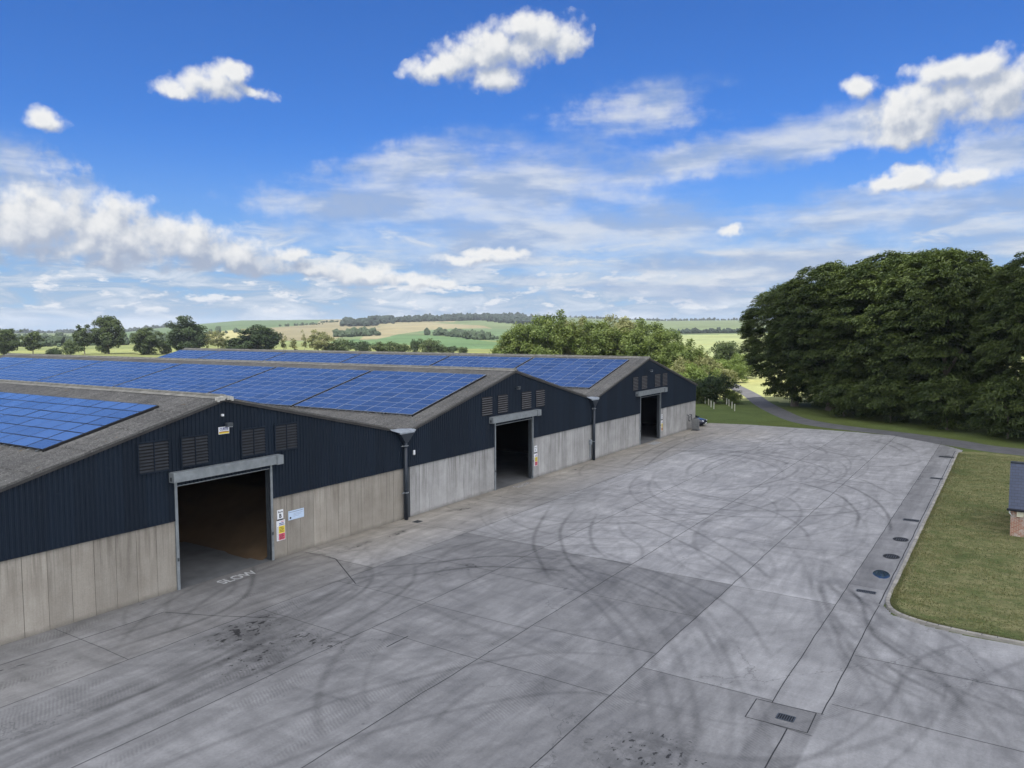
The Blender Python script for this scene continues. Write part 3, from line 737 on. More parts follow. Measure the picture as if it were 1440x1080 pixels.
grate(81.6, -27.0, .8, 1.2, 'farthest drain grate at the top end of the lawn kerb')
grate(37.1, -1.18, .5, .42, 'drain grate at the foot of the downpipe between the nearest two sheds')
grate(44.5, -26.95, .95, .8, 'round manhole cover in the gutter just beyond the puddle', 0, True, 'manhole_cover', 'manhole cover')
grate(48.4, -26.95, .95, .8, 'round manhole cover in the gutter beside the oblong grate', 0, True, 'manhole_cover', 'manhole cover')
mb = MB(); pts = [(40.3, -26.95), (40.75, -26.62), (41.25, -26.55), (41.7, -26.72), (41.65, -27.05), (41.2, -27.28), (40.75, -27.33), (40.4, -27.2)]
mb.face([(x, y, .006) for x, y in catmull(pts + pts[:1], 5)[:-1]])
mw, nt_, b_ = new_mat('puddle_water'); b_.inputs['Base Color'].default_value = (.02, .032, .06, 1); b_.inputs['Roughness'].default_value = .03; b_.inputs['IOR'].default_value = 1.9
tag(mb.build('puddle', mw), 'small blue puddle lying in the kerb gutter', 'puddle')

# ================================================================== lettering
def text_mesh(s, size, mat, name='lettering', bold=0.):
    cu = bpy.data.curves.new('t', 'FONT'); cu.body = s; cu.size = size; cu.align_x = 'CENTER'; cu.align_y = 'CENTER'; cu.offset = bold; cu.resolution_u = 3
    o = link(bpy.data.objects.new('t', cu)); dg = bpy.context.evaluated_depsgraph_get()
    me = bpy.data.meshes.new_from_object(o.evaluated_get(dg)); bpy.data.objects.remove(o); bpy.data.curves.remove(cu)
    me.name = name; me.materials.clear(); me.materials.append(mat); return me

def text(s, size, mat, parent, loc, rot=(math.pi / 2, 0, 0), name='lettering', bold=0., sx=1.):
    o = link(bpy.data.objects.new(name, text_mesh(s, size, mat, name, bold))); o.parent = parent; o.location = loc; o.rotation_euler = rot; o.scale = (sx, 1, 1)
    return o
M_ink = simple('ink', (.01, .012, .02), .6, var=.05); M_navy = simple('navy_ink', (.02, .035, .22), .6, var=.05); M_yel = simple('sign_yellow', (.75, .58, .05), .5, var=.06)
M_red = simple('sign_red', (.6, .09, .14), .5, var=.06); M_sgw = simple('sign_white', (.75, .77, .8), .45, var=.04); M_ora = simple('sign_orange', (.42, .17, .03), .5, var=.06); M_pale = simple('sign_pale_blue', (.5, .62, .78), .45, var=.05)
def road_word(x, y, mat, label, sx=1.):
    o = link(bpy.data.objects.new('painted_word', text_mesh('SLOW', .86, mat, 'painted_word', .012))); o.location = (x, y, .006); o.scale = (sx, 1, 1)
    return tag(o, label, 'road marking', 'slow words painted before the shed doors')
def worn_paint(name, lo, hi):
    m, nt, b = new_mat(name); P = world_coords(nt)
    nt.put(b.inputs['Base Color'], nt.mix(nt.map(nt.noise(P, 6, 5, .7), lo, hi), (.17, .175, .185), (.52, .53, .53))); b.inputs['Roughness'].default_value = .7
    return m
road_word(24.02, -.82, worn_paint('road_paint', .36, .5), 'white word SLOW painted before the nearest shed door', .86)
road_word(50.2, -.72, worn_paint('faded_road_paint', .44, .58), 'faded word SLOW painted before the middle shed door', .9)
mb = MB(); mb.face([(74.7, -.4, .006), (76.9, -.4, .006), (76.7, -1.35, .006), (74.6, -1.3, .006)])
tag(mb.build('painted_patch', worn_paint('patch_paint', .35, .75)), 'pale worn patch of paint before the farthest shed door', 'road marking')

# ================================================================== grain sheds
DEPTH = 78.
def make_shed(nm, X0, XR, X1, zl, zr_, zapex, door, box, vents, mwall, mslat, corrug, label, slat_n):
    root = empty('grain_shed', ((X0 + X1) / 2, 0, 0), 0, label, 'shed', 'row of three grain sheds')
    ox = (X0 + X1) / 2
    def P(o): o.location = (-ox, 0, 0); return o          # parts are modelled in yard coordinates
    def roofz(x): return zl + (zapex - zl) * (x - X0) / (XR - X0) if x < XR else zapex + (zr_ - zapex) * (x - XR) / (X1 - XR)
    dl, dr = door
    # precast concrete, one panel after another with a narrow seam
    r = random.Random(int(X0 * 10))
    for a, b in ((X0 + .32, dl - .14), (dr + .14, X1 - (.32 if X1 < 80 else 0.))):
        mb = MB(); tones = []
        n = max(1, round((b - a) / .93)); wd = (b - a) / n
        for k in range(n):
            f0 = len(mb.f); px0, px1 = a + k * wd + .008, a + (k + 1) * wd - .008; off = r.uniform(-.006, .006)
            mb.box(px0, px1, off, .16, 0, 3.27)
            t = r.uniform(.82, 1.12); tones += [t] * (len(mb.f) - f0)
        mb.box(a, b, .03, .15, .01, 3.25, 1); tones += [1] * 6
        o = mb.build('concrete_wall', [mwall, M_black], root); P(o)
        at = o.data.attributes.new('tone', 'FLOAT', 'FACE'); at.data.foreach_set('value', tones)
    # profiled steel sheeting: trapezoid ribs up to the verge
    mb = MB(); pitch = .21; xs = []
    x = X0 + .02
    while x < X1 - .02:
        xs += [(x, -.035), (x + .075, -.035), (x + .10, -.072), (x + .17, -.072), (x + .195, -.035)]; x += pitch
    xs = [q for q in xs if q[0] < X1]; xs.append((X1, -.035))
    ins = sorted(set([dl - .14, dr + .14, XR])); full = []
    for i in range(len(xs) - 1):
        full.append(xs[i])
        for q in ins:
            if xs[i][0] < q < xs[i + 1][0]:
                t = (q - xs[i][0]) / (xs[i + 1][0] - xs[i][0]); full.append((q, xs[i][1] + t * (xs[i + 1][1] - xs[i][1])))
    full.append(xs[-1])
    for i in range(len(full) - 1):
        (xa, ya), (xb, yb) = full[i], full[i + 1]
        if xb - xa < 1e-5: continue
        mid = (xa + xb) / 2; z0 = 4.84 if dl - .14 < mid < dr + .14 else 3.262
        mb.face([(xa, ya, z0), (xb, yb, z0), (xb, yb, roofz(xb) + .01), (xa, ya, roofz(xa) + .01)])
    P(mb.build('cladding', M_clad, root))
    for a, b in ((X0 + .02, dl - .15), (dr + .15, X1)):
        mb = MB(); mb.box(a, b, -.085, -.03, 3.235, 3.262); P(mb.build('drip_flashing', M_clad, root))
    # roof sheets, corrugated down the slope
    mb = MB(); wav = .30; amp = .035
    ys = np.arange(-.16, DEPTH + .05, wav / 6)
    nz = np.array([amp * math.sin(2 * math.pi * y / wav) for y in ys])
    V = []; F = []
    secs = []
    for side in (0, 1):
        a, b = (X0 + .12, XR) if side == 0 else (XR, X1 - .12 if X1 < 80 else X1 + .25)
        nseg = 6
        for s_ in range(nseg):       # each course laps over the one below by a few millimetres
            xa, xb = a + (b - a) * s_ / nseg, a + (b - a) * (s_ + 1) / nseg
            for top in (.10, .075):
                b0 = len(V)
                lift = .018 * (1 - 0) 
                za = roofz(min(max(xa, X0), X1 + .3)) + top; zb = roofz(min(xb, X1 + .3)) + top
                if top == .10:
                    if side == 0: za += lift
                    else: zb += lift
                for k, y in enumerate(ys): V += [(xa, y, za + nz[k]), (xb, y, zb + nz[k])]
                for k in range(len(ys) - 1): F.append((b0 + 2 * k, b0 + 2 * k + 1, b0 + 2 * k + 3, b0 + 2 * k + 2))
    me = np_mesh('roof', np.array(V), np.array(F), M_roof, smooth=True)
    roof = link(bpy.data.objects.new('roof', me)); roof.parent = root; P(roof)
    mb = MB(); zc = zapex + .135
    for i in range(40):
        y0, y1 = -.2 + i * (DEPTH + .2) / 40, -.2 + (i + 1) * (DEPTH + .2) / 40 - .012
        h = r.uniform(-.006, .01)
        mb.face([(XR - .34, y0, zc - .09 + h), (XR, y0, zc + .03 + h), (XR, y1, zc + .03 + h), (XR - .34, y1, zc - .09 + h)])
        mb.face([(XR, y0, zc + .03 + h), (XR + .34, y0, zc - .09 + h), (XR + .34, y1, zc - .09 + h), (XR, y1, zc + .03 + h)])
    mb.tube([(XR, -.19, zc + .02), (XR, DEPTH, zc + .02)], .09, 8)
    o = mb.build('ridge_cap', M_ridge, roof)
    # verge boards
    for a, b in ((X0 + .35, XR), (XR, X1 - (.35 if X1 < 80 else -.2))):
        mb = MB()
        za, zb = roofz(a), roofz(min(b, X1)) - (.05 if b > X1 else 0)
        for y0, y1, lo, hi, mi in ((-.15, -.075, -.10, .075, 0), (-.17, -.15, .03, .10, 1)):
            vs = [(a, y0, za + lo), (b, y0, zb + lo), (b, y0, zb + hi), (a, y0, za + hi), (a, y1, za + lo), (b, y1, zb + lo), (b, y1, zb + hi), (a, y1, za + hi)]
            mb.add(vs, [(0, 1, 2, 3), (7, 6, 5, 4), (0, 4, 5, 1), (3, 2, 6, 7), (0, 3, 7, 4), (1, 5, 6, 2)], mi)
        mb.build('bargeboard', [M_trim, M_roof], roof)
    # walls that cannot be seen from the yard, but close the shed
    mb = MB(); mb.box(X0 - .08, X0 + .08, .2, DEPTH, 0, zl); P(mb.build('side_wall', mwall, root))
    if X1 > 80:
        mb = MB(); mb.box(X1 - .16, X1, .17, DEPTH, 0, 3.27); mb.box(X1 - .06, X1, .17, DEPTH, 3.275, zr_, 1); P(mb.build('side_wall', [mwall, M_clad], root))
    mb = MB(); mb.add([(X0, DEPTH, 0), (X1, DEPTH, 0), (X1, DEPTH, zr_), (XR, DEPTH, zapex), (X0, DEPTH, zl)], [(0, 1, 2, 3, 4)]); P(mb.build('rear_wall', M_inside, root))
    mb = MB(); mb.face([(X0 + .1, .002, .003), (X1 - .1, .002, .003), (X1 - .1, DEPTH, .003), (X0 + .1, DEPTH, .003)]); P(mb.build('floor', M_floor, root))
    # doorway
    for x0, x1 in ((dl - .14, dl), (dr, dr + .14)):
        mb = MB(); mb.box(x0, x1, -.075, -.04, 0, 5.02); mb.box(x0 if x0 < dl - .1 else x1 - .03, x0 + .03 if x0 < dl - .1 else x1, -.04, .22, 0, 5.0)
        mb.box(x0 + .02, x1 - .02, .10, .34, 0, 4.9, 1); mb.box(x0 + .03, x1 - .03, -.10, -.075, 1.35, 1.5, 1)
        P(mb.build('door_post', [M_galv, M_dkst], root))
    mb = MB(); n = 3
    mb.box(dl, dr, .03, .07, 4.86, 5.02, 1)
    for k in range(4): mb.box(dl + .005, dr - .005, -.01, .028, 4.875 + k * .036, 4.90 + k * .036, 0)
    mb.box(dl + .005, dr - .005, -.03, .05, 4.79, 4.865, 2)
    P(mb.build('roller_shutter', [M_dkst, M_black, M_galv], root))
    bx0, bx1 = box; mb = MB(); mx = dr + .12
    mb.bbox(bx0, mx, -.45, -.075, 5.06, 5.50, 0, .008); mb.bbox(mx + .004, bx1, -.50, -.075, 5.03, 5.50, 0, .008)
    mb.box(bx0 - .012, bx0 - .001, -.30, -.16, 5.12, 5.30, 1); mb.box(bx0 + .05, bx1 - .05, -.40, -.09, 5.502, 5.515, 0)
    P(mb.build('shutter_box', [M_galv, M_dkst], root))
    for k, (va, vb) in enumerate(vents):
        mb = MB(); z0, z1 = 5.68, 6.99
        v = None
        if corrug:
            mb.box(va, vb, -.085, -.074, z0, z1, 1)
            for q in ((va - .06, va, z0 - .06, z1 + .06), (vb, vb + .06, z0 - .06, z1 + .06), (va, vb, z0 - .06, z0), (va, vb, z1, z1 + .06)): mb.box(q[0], q[1], -.13, -.074, q[2], q[3], 0)
            mid = (va + vb) / 2; mb.box(mid - .02, mid + .02, -.15, -.125, z0, z1, 0)
        else:
            mb.box(va - .02, vb + .02, -.082, -.074, z0 - .03, z1 + .03, 1)
            for q in ((va - .035, va - .02), (vb + .02, vb + .035)): mb.box(q[0], q[1], -.12, -.074, z0 - .03, z1 + .03, 0)
        v = mb.build('louvre_vent', [M_clad, M_black], root); P(v)
        mb = MB(); hgt = (z1 - z0) / slat_n
        for q in range(slat_n):
            zz = z0 + (q + .5) * hgt
            dz = hgt * (.25 if corrug else .2)
            y_o, y_i = (-.135, -.09) if corrug else (-.15, -.09)
            vs = [(va, y_o, zz - dz), (vb, y_o, zz - dz), (vb, y_i, zz + dz), (va, y_i, zz + dz)]
            if corrug:
                mid = (va + vb) / 2
                for a, b in ((va + .01, mid - .035), (mid + .035, vb - .01)):
                    mb.add([(a, y_o, zz - dz), (b, y_o, zz - dz), (b, y_i, zz + dz), (a, y_i, zz + dz), (a, y_o, zz - dz - .012), (b, y_o, zz - dz - .012)], [(0, 1, 2, 3), (4, 5, 1, 0)])
            else:
                mb.box(va, vb, y_o, y_i, zz - dz * .42, zz + dz * .42); 
        mb.build('slats', mslat, v)
    # flood light over the door
    if True:
        lx, lz = XR + .05 * (corrug) - (0 if corrug else -.02), zapex - 1.2
        mb = MB(); mb.box(lx - .02, lx + .02, -.3, -.07, lz - .02, lz + .02, 0); mb.bbox(lx - .16, lx + .16, -.48, -.26, lz - .11, lz + .08, 0, .02); mb.box(lx - .13, lx + .13, -.46, -.28, lz - .125, lz - .112, 1)
        o = mb.build('flood_light', [M_dkst, M_sgw], root); P(o)
    if X0 > 20:     # valley gutter in front of this shed's left eave, with its hopper and downpipe
        vx, vz = X0, zl
        mb = MB(); mb.face([(vx - .5, -.22, vz + .20), (vx - .5, DEPTH, vz + .20), (vx - .12, DEPTH, vz + .02), (vx - .12, -.22, vz + .02)]); mb.face([(vx - .12, -.22, vz + .02), (vx - .12, DEPTH, vz + .02), (vx + .12, DEPTH, vz + .02), (vx + .12, -.22, vz + .02)]); mb.face([(vx + .12, -.22, vz + .02), (vx + .12, DEPTH, vz + .02), (vx + .5, DEPTH, vz + .20), (vx + .5, -.22, vz + .20)])
        P(mb.build('valley_gutter', M_zinc, root))
        mb = MB()
        hx = vx - .42
        top = [(vx - 1.65, -.30, vz + .36), (vx - .55, -.34, vz + .02), (vx - .15, -.34, vz + .02), (vx + .55, -.30, vz + .16), (vx + .55, -.09, vz + .20), (vx - 1.65, -.09, vz + .40)]
        mb.face([(vx - 1.7, -.32, vz + .30), (vx - 1.0, -.36, vz + .08), (vx + .42, -.36, vz + .03), (vx + .62, -.32, vz + .12), (vx + .62, -.12, vz + .19), (vx - 1.7, -.12, vz + .42)])
        mb.face([(vx - 1.0, -.36, vz + .08), (vx + .42, -.36, vz + .03), (vx + .40, -.36, vz - .06), (vx - .95, -.36, vz - .02)])
        mb.box(vx - 1.7, vx + .62, -.36, -.345, vz + .2, vz + .215) if False else None
        dp = MB(); px = vx - .36
        dp.tube([(px, -.25, vz - .52), (px, -.25, .0)], .13, 12); dp.tube([(px, -.25, vz - .75), (px, -.25, vz - .85)], .15, 12); dp.tube([(px, -.25, 1.9), (px, -.25, 1.95)], .145, 12)
        d = dp.build('downpipe', M_pipe, root); P(d)
        mb.build('gutter_spout', M_zinc, d)
        hp = MB(); a = [(px - .58, -.40, vz - .01), (px + .72, -.40, vz - .01), (px + .72, -.1, vz - .01), (px - .58, -.1, vz - .01)]; b = [(px - .15, -.38, vz - .56), (px + .15, -.38, vz - .56), (px + .15, -.12, vz - .56), (px - .15, -.12, vz - .56)]
        hp.add(a + b, [(0, 1, 2, 3), (4, 7, 6, 5)] + [(i, i + 4, (i + 1) % 4 + 4, (i + 1) % 4) for i in range(4)]); hp.build('hopper', M_pipe, d)
        for zb in (1.72, vz - .78):
            br = MB(); br.tube([(px + .17 * math.cos(t), -.25 + .17 * math.sin(t), zb) for t in np.linspace(0, 6.283, 17)], .025, 6, 0, False); br.box(px - .38, px - .12, -.27, -.22, zb - .025, zb + .025); br.build('bracket', M_galv, d)
        mb = MB(); mb.box(vx - .30, vx + .30, .02, .16, 0, 3.262); P(mb.build('corner_post', M_dkst, root))
    return root

sheds = []
sheds.append(make_shed('a', 10.65, 24.07, 37.5, 5.08, 5.45, 8.60, (21.45, 26.75), (21.05, 27.28), [(19.63, 21.05), (21.73, 23.1), (25.03, 26.45), (27.12, 28.55)], M_tan, M_louv, True,
    'dark blue shed nearest the camera, tan concrete base, brown grain behind its open door', 9))
sheds.append(make_shed('b', 37.5, 50.15, 63.43, 5.45, 5.47, 8.66, (47.5, 52.7), (46.62, 53.36), [(45.7, 46.95), (47.75, 49.03), (51.05, 52.4), (53.18, 54.5)], M_grey, M_louvp, False,
    'dark blue shed in the middle of the row with a streaky grey concrete base', 8))
sheds.append(make_shed('c', 63.43, 75.9, 90.37, 5.47, 5.09, 8.72, (73.98, 79.2), (72.6, 80.12), [(71.9, 73.13), (74.03, 75.4), (77.47, 78.93), (79.63, 80.95)], M_grey, M_louvp, False,
    'dark blue shed at the far end of the row, beside the parked car', 9))
def shed_part(i, mb, name, mats):
    o = mb.build(name, mats, sheds[i]); o.location = (-sheds[i].location.x, 0, 0); return o
mb = MB()       # broken end of the ridge
for k in range(7):
    x = 23.62 + k * .13; mb.box(x, x + .125, -.24 - .02 * (k % 3), -.05, 8.60 - abs(x + .06 - 24.07) * .25 + .03 * (k % 2), 8.80 - abs(x + .06 - 24.07) * .22)
shed_part(0, mb, 'ridge_end', M_patch)
mb = MB(); mb.box(23.9, 23.98, -.2, -.07, 7.8, 7.9); shed_part(0, mb, 'bulkhead_lamp', M_sgw)
mb = MB(); mb.bbox(38.05, 38.2, -.16, -.07, 3.95, 4.25, 0, .02); shed_part(1, mb, 'bulkhead_lamp', M_sgw)
mb = MB(); mb.bbox(62.55, 62.85, -.2, -.005, 1.45, 1.9, 0, .02); mb.box(62.66, 62.74, -.12, -.03, .3, 1.45, 0); shed_part(1, mb, 'meter_box', M_zinc)
mb = MB()
for x in (87.5, 88.35): mb.tube([(x, -.02, 1.75), (x, -.22, 1.75), (x, -.22, 1.15)], .05, 8); mb.tube([(x, -.22, 1.15), (x + .35, -.22, 1.0)], .05, 8)
mb.tube([(87.5, -.22, 1.5), (88.35, -.22, 1.5)], .035, 8); shed_part(2, mb, 'standpipe', M_dkst)

# grain heaped inside the nearest shed
gv = []; nx, ny = 60, 60
for i in range(nx):
    for j in range(ny):
        x, y = 26 + i * 11.3 / (nx - 1), .45 + j * 36 / (ny - 1)
        d = x - 26.75 + .04 * (y - 1) + .15 * math.sin(y * .8)          # distance behind the foot of the heap
        h = min(max(0, d * .6), 2.5) + .05 * math.sin(x * 2.1 + y) + .04 * math.sin(y * 1.7)
        gv.append((x, y, max(.006, h) if d > -.2 else -.02))
F = [(i * ny + j, (i + 1) * ny + j, (i + 1) * ny + j + 1, i * ny + j + 1) for i in range(nx - 1) for j in range(ny - 1)]
me = np_mesh('grain_heap', np.array(gv), np.array(F), M_grain, smooth=True)
tag(link(bpy.data.objects.new('grain_heap', me)), 'brown heap of grain inside the nearest shed', 'grain heap')

# ------------------------------------------------------------------ signs on the walls
def board(name, x0, x1, z0, z1, y, mats, label, cat='sign', group=None, bands=()):
    o = empty(name, (x0, y, z0), 0, label, cat, group)
    mb = MB(); W, Hh = x1 - x0, z1 - z0
    mb.bbox(0, W, -.018, 0, 0, Hh, 0, .004)
    b = mb.build('board', mats[0], o)
    for (u0, u1, v0, v1, m) in bands:
        mb = MB(); mb.box(u0 * W, u1 * W, -.0215, -.0185, v0 * Hh, v1 * Hh); mb.build('coloured_panel', m, b)
    return o, b
o, b = board('name_sign', 23.72, 24.32, 6.93, 7.28, -.085, [M_sgw], 'small company name sign with an orange and yellow foot under the gable lamp', bands=[(.04, .96, .05, .24, M_yel), (.04, .96, .24, .37, M_ora)])
text('CURTIS', .17, M_navy, b, (.30, -.0225, .24), bold=.006, sx=.86)
def store_sign(x0, letter, z, y, label, sz=.40):
    o, b = board('store_sign', x0, x0 + sz, z, z + sz * 1.22, y, [M_sgw], label, group='white store signs')
    text('Store', sz * .36, M_ink, b, (sz / 2, -.0225, sz * .93), bold=.004)
    text(letter, sz * .72, M_ink, b, (sz / 2, -.0225, sz * .38), bold=.01)
    mb = MB(); mb.box(.02, sz - .02, -.02, 0, -.07, -.005); mb.build('dark_strip', M_ink, b)
store_sign(27.17, 'B', 2.06, -.012, 'white Store B sign beside the nearest shed door', .40)
store_sign(53.05, 'C', 2.05, -.012, 'white store sign beside the middle shed door', .42)
store_sign(79.52, 'D', 2.05, -.012, 'white store sign beside the farthest shed door', .42)
def safety_sign(x0, z0, label, W=.56, Hh=1.06, worn=False):
    o, b = board('safety_sign', x0, x0 + W, z0, z0 + Hh, -.012, [M_sgw], label, group='tall site safety signs', bands=[(.24, .96, .36, .72, M_yel), (.24, .96, .03, .345, M_ora if worn else M_red)])
    mb = MB()
    for k in range(11): mb.tube([(.1 * W + .02, -.0195, Hh * (.08 + k * .06)), (.1 * W + .02, -.023, Hh * (.08 + k * .06))], .020, 10)
    for k in range(4): mb.box(W * .32, W * (.88 - .1 * (k % 2)), -.0235, -.0216, Hh * (.42 + k * .07), Hh * (.445 + k * .07))
    for k in range(4): mb.box(W * .32, W * (.85 - .12 * (k % 2)), -.0235, -.0216, Hh * (.08 + k * .06), Hh * (.10 + k * .06))
    mb.build('pictograms', M_ink, b)
    mb = MB(); 
    for k in range(2): mb.box(W * .3, W * (.92 - .08 * k), -.0215, -.0185, Hh * (.76 + k * .075), Hh * (.80 + k * .075))
    mb.build('heading', M_navy, b)
    mb = MB(); mb.box(W * .55, W * .9, -.0215, -.0185, Hh * .92, Hh * .95); mb.build('red_heading', M_red, b)
safety_sign(27.11, .92, 'tall white, yellow and pink safety sign beside the nearest shed door')
safety_sign(53.0, .95, 'tall white, yellow and pink safety sign beside the middle shed door', .52, .98)
safety_sign(79.5, .75, 'tall faded orange safety sign beside the farthest shed door', .5, 1.15, True)
o, b = board('notice_board', 27.91, 28.99, 1.85, 2.34, -.012, [M_pale], 'wide pale blue notice board on the tan concrete wall', 'notice board')
mb = MB()
mb.box(.06, 1.0, -.0215, -.0185, .40, .435); 
for k in range(3): mb.box(.34, .98 - .12 * k, -.0215, -.0185, .30 - k * .07, .315 - k * .07)
mb.build('faint_lines', simple('faint_ink', (.25, .3, .4), .5), b)
mb = MB(); mb.tube([(.13, -.0185, .12), (.13, -.0225, .12)], .055, 14); mb.box(.15, .19, -.0225, -.0185, .08, .16); mb.build('logo', M_ink, b)

# ------------------------------------------------------------------ solar panels
def panel_mesh(W, L, frame_m, glass_m, name):
    mb = MB(); f = .022; t = .04
    mb.box(-W / 2 + f, W / 2 - f, -L / 2 + f, L / 2 - f, 0, t - .004, 1)
    for q in ((-W / 2, W / 2, -L / 2, -L / 2 + f), (-W / 2, W / 2, L / 2 - f, L / 2), (-W / 2, -W / 2 + f, -L / 2 + f, L / 2 - f), (W / 2 - f, W / 2, -L / 2 + f, L / 2 - f)): mb.box(*q, 0, t, 0)
    return mb.mesh(name, [frame_m, glass_m])
def solar_array(x0, z0, x1, z1, u0, u1, rows, y0, y1, cols, mesh_m, label, dark):
    """x,z of eave and ridge give the slope; u along the slope, y along the roof"""
    L = math.hypot(x1 - x0, z1 - z0); ang = math.atan2(z1 - z0, x1 - x0)
    def pos(u): return x0 + (x1 - x0) * u / L, z0 + (z1 - z0) * u / L
    cx, cz = pos((u0 + u1) / 2)
    root = empty('solar_array', (cx, (y0 + y1) / 2, cz), 0, label, 'solar panels', 'blocks of solar panels on the shed roofs'); root.rotation_euler = (0, -ang, 0)
    rw, cw = (u1 - u0) / rows, (y1 - y0) / cols
    me = panel_mesh(rw - (.03 if dark else .008), cw - (.012 if dark else .008), M_alub if dark else M_alu, M_pan2 if dark else M_pan, 'solar_panel')
    for c in range(cols):
        for q in range(rows):
            o = link(bpy.data.objects.new('solar_panel', me)); o.parent = root
            o.location = ((q + .5) * rw - (u1 - u0) / 2, (c + .5) * cw - (y1 - y0) / 2, .20 + random.gauss(0, .003)); o.rotation_euler = (random.gauss(0, .0022), random.gauss(0, .0022), 0)
    mb = MB()
    for c in range(cols * 2):
        yy = -(y1 - y0) / 2 + (c + .5) * cw / 2
        mb.box(-(u1 - u0) / 2 - .12, (u1 - u0) / 2 + .12, yy - .02, yy + .02, .135, .175)
    mb.build('mounting_rails', M_galv, root)
    for sg in (-1, 1):
        mb = MB(); mb.box(-(u1 - u0) / 2, (u1 - u0) / 2, sg * (y1 - y0) / 2 - .05, sg * (y1 - y0) / 2 + .05, .04, .215); mb.build('gap_shade_strip', M_black, root)  # black strips added to stand in for shade in the gaps between blocks
E1 = (10.65, 5.08, 24.07, 8.60); E2 = (37.5, 5.45, 50.15, 8.66); E3 = (63.43, 5.47, 75.9, 8.72)
solar_array(*E1, 6.45, 12.0, 6, 2.33, 18.4, 11, None, 'black framed block of solar panels on the nearest shed roof', True)
S2 = [(1.45, 12.75, 8), (13.1, 24.45, 8), (24.8, 38.5, 10), (38.85, 52.55, 10), (52.9, 66.6, 10), (66.95, 75.2, 6)]
N2 = ['closest to the gable', 'second from the gable', 'third from the gable', 'fourth from the gable', 'fifth from the gable', 'at the far end of the ridge']
for (a, b, c), n in zip(S2, N2): solar_array(*E2, 2.45, 11.35, 9, a, b, c, None, f'silver framed solar block on the middle shed roof, {n}', False)
S3 = [(1.65, 12.95, 8), (13.3, 24.6, 8), (24.95, 39.1, 10), (39.4, 53.2, 10), (53.55, 67.4, 10), (67.75, 77.4, 7)]
for (a, b, c), n in zip(S3, N2): solar_array(*E3, 2.5, 11.7, 9, a, b, c, None, f'silver framed solar block on the farthest shed roof, {n}', False)

# ------------------------------------------------------------------ grey bin, parked car, brick hut, tree guards
M_plas = simple('grey_plastic', (.16, .165, .165), .6, var=.12, scale=3)
root = empty('water_tank', (87.75, -.95, 0), R(4), 'grey upright tank standing by the farthest shed corner', 'tank')
bm = bmesh.new(); bmesh.ops.create_cube(bm, size=1)
for v in bm.verts: k = .40 if v.co.z > 0 else .37; v.co = Vector((math.copysign(k, v.co.x), math.copysign(k, v.co.y), 1.4 if v.co.z > 0 else .05))
bmesh.ops.bevel(bm, geom=bm.edges[:], offset=.12, segments=3, affect='EDGES'); mb = MB(); mb.bm(bm)
for k in range(4): mb.box(-.405, .405, -.405, .405, .25 + k * .28, .28 + k * .28)
mb.build('body', M_plas, root)
mb = MB(); mb.tube([(0, 0, 1.4), (0, 0, 1.47)], [.18, .17], 16); mb.build('lid', M_dkst, root)
mb = MB(); mb.box(-.4, .4, -.4, .4, 0, .05); mb.build('base', M_dkst, root)
mb = MB(); mb.tube([(0, -.40, .15), (0, -.5, .15)], .04, 8); mb.build('tap', M_zinc, root)

